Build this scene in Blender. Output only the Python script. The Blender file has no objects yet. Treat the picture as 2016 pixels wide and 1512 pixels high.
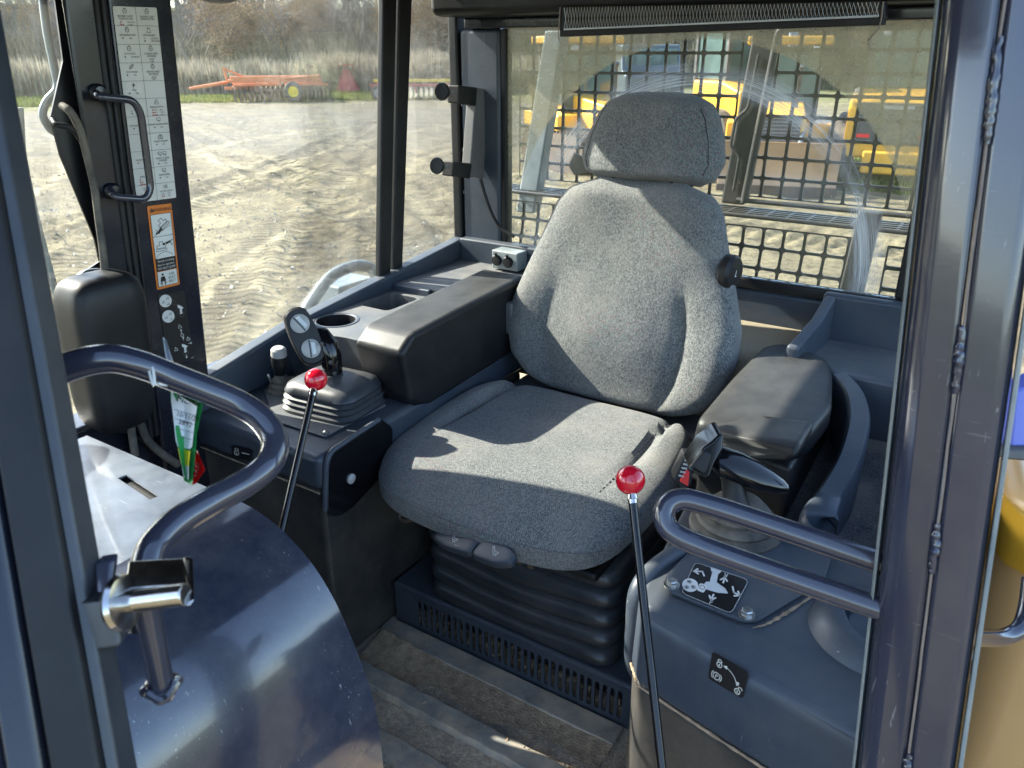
import bpy, bmesh, math, random
import numpy as np
from mathutils import Vector, Matrix, Quaternion
from mathutils.geometry import tessellate_polygon

R = math.radians
random.seed(7)
rng = np.random.default_rng(7)
scene = bpy.context.scene
COL = scene.collection

# ------------------------------------------------------------------ camera
FPX, W0, H0 = 1500.0, 2016, 1512
YAW, PITCH = R(32.4), R(23.4)
CAM = Vector((0, 0, 1.2))
FWD = Vector((-math.sin(YAW) * math.cos(PITCH), math.cos(YAW) * math.cos(PITCH), -math.sin(PITCH)))
RIGHT = Vector((math.cos(YAW), math.sin(YAW), 0))
UP = RIGHT.cross(FWD)
cam_data = bpy.data.cameras.new('camera')
cam_data.sensor_width = 36
cam_data.lens = 36 * FPX / W0
cam_data.clip_start = 0.02
cam_data.clip_end = 2000
cam_data.dof.use_dof = True
cam_data.dof.focus_distance = 1.5
cam_data.dof.aperture_fstop = 11.0
cam = bpy.data.objects.new('camera', cam_data)
COL.objects.link(cam)
cam.matrix_world = Matrix.Translation(CAM) @ Matrix((RIGHT, UP, -FWD)).transposed().to_4x4()
scene.camera = cam

# ------------------------------------------------------------------ sky, sun, exposure
SUN_DIR = Vector((0.80, 0.105, -0.57)).normalized()      # the way the light travels
SUN_EL = math.asin(-SUN_DIR.z)
SUN_AZ = math.atan2(-SUN_DIR.x, -SUN_DIR.y)
world = bpy.data.worlds.new('World')
scene.world = world
world.use_nodes = True
wn = world.node_tree.nodes
sky = wn.new('ShaderNodeTexSky')
sky.sky_type = 'NISHITA'
sky.sun_disc = False
sky.sun_elevation = SUN_EL
sky.sun_rotation = SUN_AZ
sky.air_density = 1.0
sky.dust_density = 1.2
world.node_tree.links.new(sky.outputs[0], wn['Background'].inputs[0])
wn['Background'].inputs[1].default_value = 0.15
sun_data = bpy.data.lights.new('sun', 'SUN')
sun_data.energy = 3.9
sun_data.angle = R(0.55)
sun_data.color = (1.0, 0.94, 0.84)
sun = bpy.data.objects.new('sun', sun_data)
COL.objects.link(sun)
sun.rotation_euler = SUN_DIR.to_track_quat('-Z', 'Y').to_euler()
sun.location = (-30, -10, 30)
scene.view_settings.view_transform = 'Standard'
scene.view_settings.look = 'None'
scene.view_settings.gamma = 1.0
scene.view_settings.use_curve_mapping = False
scene.view_settings.exposure = 2.45
scene.cycles.use_denoising = True
scene.cycles.max_bounces = 10
scene.cycles.transparent_max_bounces = 24
scene.cycles.caustics_reflective = False
scene.cycles.caustics_refractive = False
scene.cycles.sample_clamp_indirect = 6.0


# ------------------------------------------------------------------ placing helpers
def ray(u, v):
    return RIGHT * ((u - 1008) / FPX) - UP * ((v - 756) / FPX) + FWD


def P(u, v, x=None, y=None, z=None, d=None):
    r = ray(u, v)
    if x is not None: t = (x - CAM.x) / r.x
    elif y is not None: t = (y - CAM.y) / r.y
    elif z is not None: t = (z - CAM.z) / r.z
    else: t = d
    return CAM + r * t


def V(*a):
    return Vector(a)


def sm(a, b, t):
    t = min(1, max(0, (t - a) / (b - a)))
    return t * t * (3 - 2 * t)


# ------------------------------------------------------------------ node materials
class N:
    def __init__(s, name):
        s.m = bpy.data.materials.new(name)
        s.m.use_nodes = True
        s.t = s.m.node_tree
        s.n = s.t.nodes
        s.out = s.n['Material Output']
        s.bsdf = s.n['Principled BSDF']

    def new(s, typ, **kw):
        nd = s.n.new('ShaderNode' + typ)
        for k, v in kw.items():
            if k in nd.bl_rna.properties: setattr(nd, k, v)
            else: nd.inputs[k].default_value = v
        return nd

    def link(s, a, b):
        s.t.links.new(a, b)

    def coord(s, scale=(1, 1, 1), rot=(0, 0, 0), kind='Object'):
        tc = s.new('TexCoord')
        mp = s.new('Mapping')
        mp.inputs['Scale'].default_value = scale
        mp.inputs['Rotation'].default_value = rot
        s.link(tc.outputs[kind], mp.inputs[0])
        return mp.outputs[0]

    def noise(s, scale, detail=4, rough=0.55, vec=None, dist=0.0):
        nd = s.new('TexNoise')
        nd.inputs['Scale'].default_value = scale
        nd.inputs['Detail'].default_value = detail
        nd.inputs['Roughness'].default_value = rough
        nd.inputs['Distortion'].default_value = dist
        s.link(vec if vec is not None else s.coord(), nd.inputs['Vector'])
        return nd.outputs['Fac']

    def ramp(s, fac, stops):
        nd = s.new('ValToRGB')
        el = nd.color_ramp.elements
        while len(el) < len(stops): el.new(0.5)
        for e, (p, c) in zip(el, stops):
            e.position = p
            e.color = (c, c, c, 1) if isinstance(c, (int, float)) else (*c, 1)
        s.link(fac, nd.inputs[0])
        return nd.outputs[0]

    def mix(s, fac, a, b, mode='MIX'):
        nd = s.new('Mix')
        nd.data_type = 'RGBA'
        nd.blend_type = mode
        for sock, val in ((nd.inputs[0], fac), (nd.inputs[6], a), (nd.inputs[7], b)):
            if hasattr(val, 'links'): s.link(val, sock)
            elif isinstance(val, (int, float)): sock.default_value = val if sock.type == 'VALUE' else (val, val, val, 1)
            else: sock.default_value = (*val, 1)
        return nd.outputs[2]

    def math(s, op, a, b=None, c=None):
        nd = s.new('Math')
        nd.operation = op
        for i, val in enumerate((a, b, c)):
            if val is None: continue
            if hasattr(val, 'links'): s.link(val, nd.inputs[i])
            else: nd.inputs[i].default_value = val
        return nd.outputs[0]

    def bump(s, height, strength, dist=0.002, prev=None):
        nd = s.new('Bump')
        nd.inputs['Strength'].default_value = strength
        nd.inputs['Distance'].default_value = dist
        s.link(height, nd.inputs['Height'])
        if prev is not None: s.link(prev, nd.inputs['Normal'])
        return nd.outputs[0]

    def set(s, **kw):
        for k, v in kw.items():
            sock = s.bsdf.inputs[k.replace('_', ' ')]
            if hasattr(v, 'links'): s.link(v, sock)
            elif isinstance(v, tuple): sock.default_value = (*v, 1) if len(v) == 3 else v
            else: sock.default_value = v
        return s.m


def pbr(name, col, rough=0.5, metal=0.0, coat=0.0, var=0.12, vs=9.0, dirt=None, bump=None, spec=0.5, rvar=0.12, scratch=None, top_dust_sheen=0.0):
    """Plain surface with tone drift, optional dust (colour, amount, scale), relief (scale, strength, distance) and scratches."""
    n = N(name)
    f = n.noise(vs, 5)
    lo = tuple(c * (1 - var) for c in col)
    hi = tuple(min(1, c * (1 + var)) for c in col)
    c = n.ramp(f, [(0.3, lo), (0.7, hi)])
    r = n.math('MULTIPLY_ADD', n.noise(vs * 3.1, 4), rvar * 2, rough - rvar)
    if scratch:
        q_ = scratch[1]
        line = n.math('MAXIMUM', n.ramp(n.noise(1.0, 2, 0.5, n.coord((q_ * 26, q_ * 26, q_ * 0.9), (0.5, 0.9, 0.3))), [(0.70, 0.0), (0.76, 1.0)]),
                      n.ramp(n.noise(1.0, 2, 0.5, n.coord((q_ * 0.8, q_ * 22, q_ * 22), (0.9, 0.2, 1.1))), [(0.70, 0.0), (0.76, 1.0)]))
        gate = n.ramp(n.noise(scratch[1] * 0.5, 3), [(0.50, 0.0), (0.62, 1.0)])
        k = n.math('MULTIPLY', n.math('MULTIPLY', line, gate), scratch[2])
        c = n.mix(k, c, scratch[0])
    if dirt:
        d = n.ramp(n.noise(dirt[2], 8, 0.68), [(0.5 - 0.12, 0.0), (0.5 + 0.22, 1.0)])
        d = n.math('MULTIPLY', d, dirt[1])
        c = n.mix(d, c, dirt[0])
        r = n.math('MAXIMUM', r, n.math('MULTIPLY', d, 0.9))
    if top_dust_sheen:      # dust tint on upward faces that also paints in their sunlit sheen
        ge = n.new('NewGeometry'); sz = n.new('SeparateXYZ'); n.link(ge.outputs['Normal'], sz.inputs[0])
        up = n.ramp(sz.outputs[2], [(0.55, 0.0), (0.95, 1.0)])
        k2 = n.math('MULTIPLY', n.math('MULTIPLY', up, top_dust_sheen), n.ramp(n.noise(11, 6, 0.65), [(0.3, 0.35), (0.7, 1.0)]))
        c = n.mix(k2, c, (0.30, 0.295, 0.28))
        r = n.math('ADD', r, n.math('MULTIPLY', k2, 0.4))
    kw = dict(Base_Color=c, Roughness=r, Metallic=metal, Coat_Weight=coat, Coat_Roughness=0.06, Specular_IOR_Level=spec)
    if bump:
        kw['Normal'] = n.bump(n.noise(bump[0], 6, 0.6), bump[1], bump[2])
    return n.set(**kw)


DUST = (0.33, 0.28, 0.21)
M = {}
M['navy'] = pbr('navy_gloss_paint', (0.024, 0.027, 0.044), 0.15, coat=0.6, var=0.10, rvar=0.06, bump=(9, 0.10, 0.004), dirt=(DUST, 0.05, 5), scratch=((0.4, 0.4, 0.42), 14, 0.25))
M['navy_worn_glare'] = pbr('navy_paint_scuffs_and_glare', (0.055, 0.070, 0.098), 0.36, coat=0.25, var=0.25, vs=14, rvar=0.12, dirt=((0.30, 0.34, 0.38), 0.25, 16), bump=(120, 0.10, 0.001), scratch=((0.6, 0.62, 0.65), 26, 0.5), spec=0.8)  # scuffs are wear; the paler base and tint paint in sun glare
M['navy_drum'] = pbr('dusty_navy_sheet_metal', (0.026, 0.030, 0.048), 0.16, coat=0.5, var=0.14, rvar=0.07, vs=7, bump=(7, 0.14, 0.004), dirt=((0.30, 0.29, 0.27), 0.10, 22), scratch=((0.45, 0.46, 0.48), 11, 0.5))
M['navy_dark'] = pbr('dark_navy_paint', (0.008, 0.010, 0.018), 0.24, coat=0.2, var=0.15, dirt=(DUST, 0.03, 7), bump=(300, 0.05, 0.001), spec=0.35)
M['slate'] = pbr('slate_plastic', (0.028, 0.041, 0.060), 0.42, var=0.14, dirt=(DUST, 0.10, 6), bump=(420, 0.12, 0.001), scratch=((0.30, 0.29, 0.27), 15, 0.6), spec=0.4, top_dust_sheen=0.10)
M['slate_dusty'] = pbr('dusty_slate_plastic', (0.042, 0.054, 0.070), 0.50, var=0.15, dirt=(DUST, 0.35, 7), bump=(420, 0.15, 0.001), scratch=((0.3, 0.3, 0.3), 18, 0.4), top_dust_sheen=0.25)
M['panel_dark'] = pbr('dark_lower_panel', (0.016, 0.017, 0.019), 0.55, var=0.18, dirt=(DUST, 0.22, 5), bump=(300, 0.15, 0.001), scratch=((0.26, 0.22, 0.18), 12, 0.6))
M['black'] = pbr('black_plastic', (0.008, 0.0085, 0.010), 0.45, var=0.15, dirt=(DUST, 0.03, 9), bump=(500, 0.12, 0.0006), spec=0.28)
M['black_soft'] = pbr('soft_black_vinyl', (0.0075, 0.0085, 0.0105), 0.42, var=0.15, dirt=(DUST, 0.03, 9), bump=(520, 0.35, 0.0012), spec=0.28, top_dust_sheen=0.16)
M['black_gloss'] = pbr('black_gloss_plastic', (0.005, 0.005, 0.006), 0.14, coat=0.15, var=0.1, rvar=0.04, spec=0.35)
M['rubber'] = pbr('dusty_black_rubber', (0.019, 0.024, 0.031), 0.38, var=0.15, dirt=(DUST, 0.08, 9), bump=(180, 0.12, 0.001), top_dust_sheen=0.12)
M['rubber_dirty'] = pbr('dirty_rubber', (0.035, 0.033, 0.030), 0.7, var=0.2, dirt=(DUST, 0.6, 14), bump=(160, 0.25, 0.001))
M['grey_plastic'] = pbr('mid_grey_plastic', (0.10, 0.10, 0.10), 0.5, var=0.12, dirt=(DUST, 0.2, 12))
M['button'] = pbr('pale_grey_button', (0.34, 0.34, 0.33), 0.45, var=0.08, dirt=(DUST, 0.2, 30))
M['zinc'] = pbr('zinc_plated_steel', (0.50, 0.50, 0.48), 0.30, metal=0.9, var=0.2, vs=60, dirt=((0.25, 0.2, 0.14), 0.3, 40))
M['chrome'] = pbr('worn_latch_steel', (0.52, 0.51, 0.49), 0.18, metal=1.0, var=0.12, vs=30, dirt=((0.22, 0.13, 0.07), 0.35, 22), rvar=0.08)
M['red_knob'] = pbr('red_resin', (0.52, 0.006, 0.020), 0.12, coat=0.6, var=0.06, rvar=0.05)
M['red_knob'].node_tree.nodes['Principled BSDF'].inputs['Subsurface Weight'].default_value = 0.15
M['red_knob'].node_tree.nodes['Principled BSDF'].inputs['Subsurface Radius'].default_value = (0.01, 0.001, 0.001)
M['white'] = pbr('sticker_white', (0.62, 0.62, 0.58), 0.35, var=0.05, dirt=(DUST, 0.12, 20))
M['ink'] = pbr('sticker_black', (0.008, 0.008, 0.009), 0.35, var=0.1)
M['ink_grey'] = pbr('sticker_grey_line', (0.12, 0.12, 0.12), 0.4, var=0.1)
M['orange_ink'] = pbr('sticker_orange', (0.62, 0.16, 0.010), 0.38, var=0.06, dirt=(DUST, 0.1, 20))
M['red_ink'] = pbr('sticker_red', (0.45, 0.035, 0.02), 0.4, var=0.05)
M['silver_ink'] = pbr('sticker_silver', (0.50, 0.52, 0.52), 0.4, var=0.06)
M['green_ink'] = pbr('tag_green', (0.02, 0.28, 0.07), 0.5, var=0.06)
M['tag_red'] = pbr('tag_red', (0.62, 0.015, 0.012), 0.5, var=0.06)
M['tag_yellow'] = pbr('tag_yellow', (0.75, 0.62, 0.03), 0.5, var=0.06)
M['paper'] = pbr('tag_paper', (0.70, 0.72, 0.74), 0.6, var=0.05, vs=40)
M['sealant'] = pbr('tan_seam_sealant', (0.17, 0.135, 0.11), 0.6, var=0.2, vs=40, bump=(200, 0.4, 0.001))
M['yellow'] = pbr('machine_yellow', (0.66, 0.34, 0.02), 0.38, coat=0.3, var=0.14, vs=2, dirt=(DUST, 0.12, 3))
M['cream'] = pbr('tan_hood_paint', (0.60, 0.36, 0.15), 0.38, coat=0.3, var=0.05, vs=2)
M['orange'] = pbr('faded_orange_paint', (0.55, 0.155, 0.04), 0.5, var=0.16, vs=2, dirt=(DUST, 0.25, 4))
M['red_paint'] = pbr('faded_red_paint', (0.42, 0.045, 0.05), 0.45, var=0.12, vs=3, dirt=(DUST, 0.2, 4))
M['iron'] = pbr('rusty_dark_iron', (0.075, 0.06, 0.05), 0.6, metal=0.3, var=0.3, vs=5, dirt=((0.2, 0.12, 0.07), 0.4, 6))
M['steel_dull'] = pbr('dull_grey_steel', (0.16, 0.17, 0.18), 0.45, metal=0.4, var=0.2, vs=4)
M['tyre'] = pbr('tyre_rubber', (0.03, 0.03, 0.03), 0.75, var=0.2, vs=5, dirt=(DUST, 0.5, 5))
M['blade'] = pbr('worn_blade_steel', (0.34, 0.20, 0.11), 0.5, var=0.25, vs=1.5, dirt=((0.42, 0.3, 0.18), 0.5, 2))
M['machine_black'] = pbr('machine_charcoal', (0.035, 0.036, 0.038), 0.5, var=0.2, vs=3, dirt=(DUST, 0.2, 4))
M['machine_glass'] = pbr('machine_cab_glass', (0.07, 0.11, 0.105), 0.08, var=0.25, vs=2, coat=0.5)
M['pale_blue'] = pbr('pale_blue_paint', (0.34, 0.42, 0.52), 0.4, var=0.12, vs=2, dirt=(DUST, 0.2, 4))
M['outer_grey'] = pbr('weathered_grey_steel', (0.20, 0.24, 0.25), 0.4, var=0.2, vs=14, dirt=(DUST, 0.3, 14), coat=0.1)
M['guard'] = pbr('guard_screen_paint', (0.022, 0.025, 0.028), 0.42, var=0.2, vs=12, dirt=(DUST, 0.16, 8))
M['rib'] = pbr('worn_floor_rib', (0.22, 0.215, 0.20), 0.5, var=0.3, vs=18, dirt=((0.60, 0.46, 0.31), 0.95, 14), bump=(120, 0.3, 0.002), scratch=((0.4, 0.4, 0.4), 20, 0.4))
M['carpet'] = None


def fabric():
    n = N('grey_woven_seat_fabric')
    v = n.coord((1, 1, 1))
    vor = n.new('TexVoronoi')
    vor.inputs['Scale'].default_value = 560
    n.link(n.coord((1.0, 1.0, 0.62), (0.3, 0.2, 0.5)), vor.inputs['Vector'])
    fine = n.noise(900, 3, 0.7)
    mid = n.noise(9, 4)
    sx = n.new('SeparateXYZ'); n.link(v, sx.inputs[0])
    zz = n.math('SUBTRACT', sx.outputs[2], sx.outputs[1])
    chev = n.math('ADD', sx.outputs[0], n.math('PINGPONG', zz, 0.0075))
    thr = n.math('MULTIPLY_ADD', n.math('SINE', n.math('MULTIPLY', n.math('ADD', chev, n.math('MULTIPLY', n.noise(150, 3), 0.0060)), 2 * math.pi / 0.0042)), 0.5, 0.5)
    sp = n.mix(0.13, n.mix(0.5, vor.outputs['Color'], fine), thr)
    bw = n.new('RGBToBW'); n.link(sp, bw.inputs[0])
    c = n.ramp(bw.outputs[0], [(0.31, (0.048, 0.051, 0.053)), (0.48, (0.106, 0.111, 0.110)), (0.67, (0.195, 0.201, 0.193))])
    tint = n.ramp(n.noise(3.0, 3), [(0.42, 0.0), (0.68, 0.34)])
    fl = n.ramp(n.noise(260, 2), [(0.40, (0.04, 0.20, 0.17)), (0.50, (0.17, 0.17, 0.17)), (0.60, (0.30, 0.10, 0.12))])
    c = n.mix(tint, c, fl)
    c = n.mix(n.ramp(mid, [(0.46, 0.0), (0.72, 0.34)]), c, (0.23, 0.215, 0.19))
    wv = n.new('TexWave'); wv.inputs['Scale'].default_value = 110; wv.inputs['Distortion'].default_value = 6.0
    wv.inputs['Detail'].default_value = 2; wv.inputs['Detail Scale'].default_value = 3
    n.link(n.coord((1, 1, 1), (0.4, 0.3, 0.8)), wv.inputs['Vector'])
    b = n.bump(bw.outputs[0], 0.5, 0.0018)
    b = n.bump(thr, 0.10, 0.0010, b)
    b = n.bump(wv.outputs['Fac'], 0.2, 0.0012, b)
    b = n.bump(n.noise(13, 4), 0.45, 0.008, b)
    return n.set(Base_Color=c, Roughness=0.9, Normal=b, Sheen_Weight=0.15, Sheen_Roughness=0.5, Specular_IOR_Level=0.15)


M['fabric'] = fabric()


def speckle_carpet(name, base, hi, sc):
    n = N(name)
    f = n.noise(sc, 3, 0.7)
    c = n.ramp(f, [(0.38, base), (0.62, hi)])
    c = n.mix(n.ramp(n.noise(7, 6), [(0.42, 0.0), (0.75, 0.5)]), c, DUST)
    return n.set(Base_Color=c, Roughness=0.95, Normal=n.bump(f, 0.8, 0.003), Specular_IOR_Level=0.1)


M['carpet'] = speckle_carpet('speckled_grey_carpet', (0.012, 0.013, 0.015), (0.13, 0.13, 0.135), 420)
M['ledge'] = speckle_carpet('dusty_tan_carpet', (0.20, 0.17, 0.12), (0.36, 0.31, 0.22), 500)


def floor_mat():
    n = N('dirty_floor_mat')
    a = n.noise(6, 9, 0.7)
    b = n.noise(55, 6, 0.7)
    c = n.ramp(n.noise(22, 6, 0.7), [(0.35, (0.105, 0.103, 0.098)), (0.7, (0.27, 0.25, 0.225))])
    d = n.ramp(a, [(0.36, 0.1), (0.56, 0.97)])
    d2 = n.ramp(b, [(0.48, 0.0), (0.68, 0.8)])
    dd = n.math('MAXIMUM', d, n.math('MULTIPLY', d2, 0.8))
    soil = n.ramp(n.noise(140, 5), [(0.3, (0.36, 0.265, 0.175)), (0.7, (0.68, 0.53, 0.37))])
    c = n.mix(dd, c, soil)
    bp = n.bump(b, 0.5, 0.004)
    bp = n.bump(n.math('MULTIPLY', dd, n.noise(180, 5)), 0.8, 0.006, bp)
    return n.set(Base_Color=c, Roughness=n.math('MULTIPLY_ADD', dd, 0.35, 0.5), Normal=bp)


M['floor'] = floor_mat()


def glass_side():
    n = N('dusty_side_glass')
    v = n.coord()
    dust = n.ramp(n.noise(5, 9, 0.72), [(0.38, 0.006), (0.75, 0.05)])
    sp = n.ramp(n.noise(95, 3, 0.6), [(0.735, 0.0), (0.76, 1.0)])
    gate = n.ramp(n.noise(7, 3), [(0.45, 0.0), (0.6, 0.9)])
    fac = n.math('MAXIMUM', dust, n.math('MULTIPLY', sp, gate))
    # fine wiping streaks in long curved strokes
    wv = n.new('TexWave'); wv.inputs['Scale'].default_value = 26; wv.inputs['Distortion'].default_value = 14; wv.inputs['Detail'].default_value = 3
    wv.inputs['Detail Scale'].default_value = 0.7
    n.link(n.coord((1, 0.5, 1), (0.6, 0.1, 0.2)), wv.inputs['Vector'])
    st = n.math('MULTIPLY', n.ramp(wv.outputs['Fac'], [(0.86, 0.0), (1.0, 0.07)]), n.ramp(n.noise(4, 2), [(0.45, 0.0), (0.6, 1.0)]))
    fac = n.math('MAXIMUM', fac, st)
    return thin_glass(n, fac, (0.95, 0.97, 0.955))


def thin_glass(n, fac, tint, dustcol=(0.62, 0.60, 0.55)):
    tr = n.new('BsdfTransparent'); tr.inputs[0].default_value = (*tint, 1)
    gl = n.new('BsdfGlossy'); gl.inputs['Roughness'].default_value = 0.02
    fr = n.new('Fresnel'); fr.inputs[0].default_value = 1.45
    m1 = n.new('MixShader')
    n.link(n.math('MULTIPLY', fr.outputs[0], 0.55), m1.inputs[0]); n.link(tr.outputs[0], m1.inputs[1]); n.link(gl.outputs[0], m1.inputs[2])
    df = n.new('BsdfDiffuse'); tl = n.new('BsdfTranslucent')
    for nd in (df, tl):
        if hasattr(dustcol, 'links'): n.link(dustcol, nd.inputs[0])
        else: nd.inputs[0].default_value = (*dustcol, 1)
    m2 = n.new('MixShader'); m2.inputs[0].default_value = 0.5
    n.link(df.outputs[0], m2.inputs[1]); n.link(tl.outputs[0], m2.inputs[2])
    m3 = n.new('MixShader')
    n.link(fac, m3.inputs[0]); n.link(m1.outputs[0], m3.inputs[1]); n.link(m2.outputs[0], m3.inputs[2])
    n.link(m3.outputs[0], n.out.inputs[0])
    return n.m


def glass_rear():
    # dust left outside the wiper's sweep, scratched arcs inside it (pane coordinates in metres: x along the pane, z up)
    n = N('wiped_rear_glass')
    tc = n.new('TexCoord')
    sp = n.new('SeparateXYZ'); n.link(tc.outputs['Object'], sp.inputs[0])
    cx, cz = -0.652, 0.72
    dx = n.math('SUBTRACT', sp.outputs[0], cx)
    dz = n.math('SUBTRACT', sp.outputs[2], cz)
    rad = n.math('SQRT', n.math('ADD', n.math('MULTIPLY', dx, dx), n.math('MULTIPLY', dz, dz)))
    wob = n.math('MULTIPLY_ADD', n.noise(4, 2), 0.008, -0.004)
    rad = n.math('ADD', rad, wob)
    outside = n.ramp(rad, [(0.512, 0.0), (0.515, 1.0)])
    film = n.ramp(n.noise(60, 5, 0.75), [(0.30, 0.30), (0.70, 0.56)])
    low = n.ramp(sp.outputs[2], [(0.85, 0.10), (1.12, 1.0)])
    film = n.math('MULTIPLY', film, low)
    f = n.math('MULTIPLY', outside, film)
    comb = n.new('CombineXYZ')
    ang = n.math('ARCTAN2', dz, dx)
    n.link(n.math('MULTIPLY', rad, 230.0), comb.inputs[0]); n.link(n.math('MULTIPLY', ang, 0.9), comb.inputs[1])
    sc = n.new('TexNoise'); sc.inputs['Scale'].default_value = 1.6; sc.inputs['Detail'].default_value = 5; sc.inputs['Roughness'].default_value = 0.75
    n.link(comb.outputs[0], sc.inputs['Vector'])
    band = n.ramp(rad, [(0.385, 0.0), (0.418, 1.0), (0.440, 0.8), (0.482, 0.0)])
    lines = n.ramp(sc.outputs['Fac'], [(0.40, 0.10), (0.62, 0.80)])
    arcs = n.math('MULTIPLY', n.math('MULTIPLY', band, lines), n.ramp(n.noise(4, 3), [(0.36, 0.40), (0.60, 1.0)]))
    f = n.math('MAXIMUM', f, n.math('MULTIPLY', arcs, 0.72))
    edge = n.math('MULTIPLY', n.ramp(n.math('ABSOLUTE', n.math('SUBTRACT', rad, 0.513)), [(0.0, 1.0), (0.003, 0.0)]), 0.35)
    f = n.math('MAXIMUM', f, edge)
    haze = n.ramp(n.noise(3, 6), [(0.4, 0.025), (0.7, 0.085)])
    f = n.math('MAXIMUM', f, haze)
    spots = n.math('MULTIPLY', n.ramp(n.noise(70, 2), [(0.74, 0.0), (0.76, 0.5)]), 1.0)
    f = n.math('MAXIMUM', f, spots)
    dc = n.mix(n.ramp(arcs, [(0.05, 0.0), (0.2, 1.0)]), (0.62, 0.54, 0.34), (0.88, 0.88, 0.86))
    return thin_glass(n, f, (0.93, 0.955, 0.94), dc)


M['glass'] = glass_side()
M['glass_rear'] = glass_rear()


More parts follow.
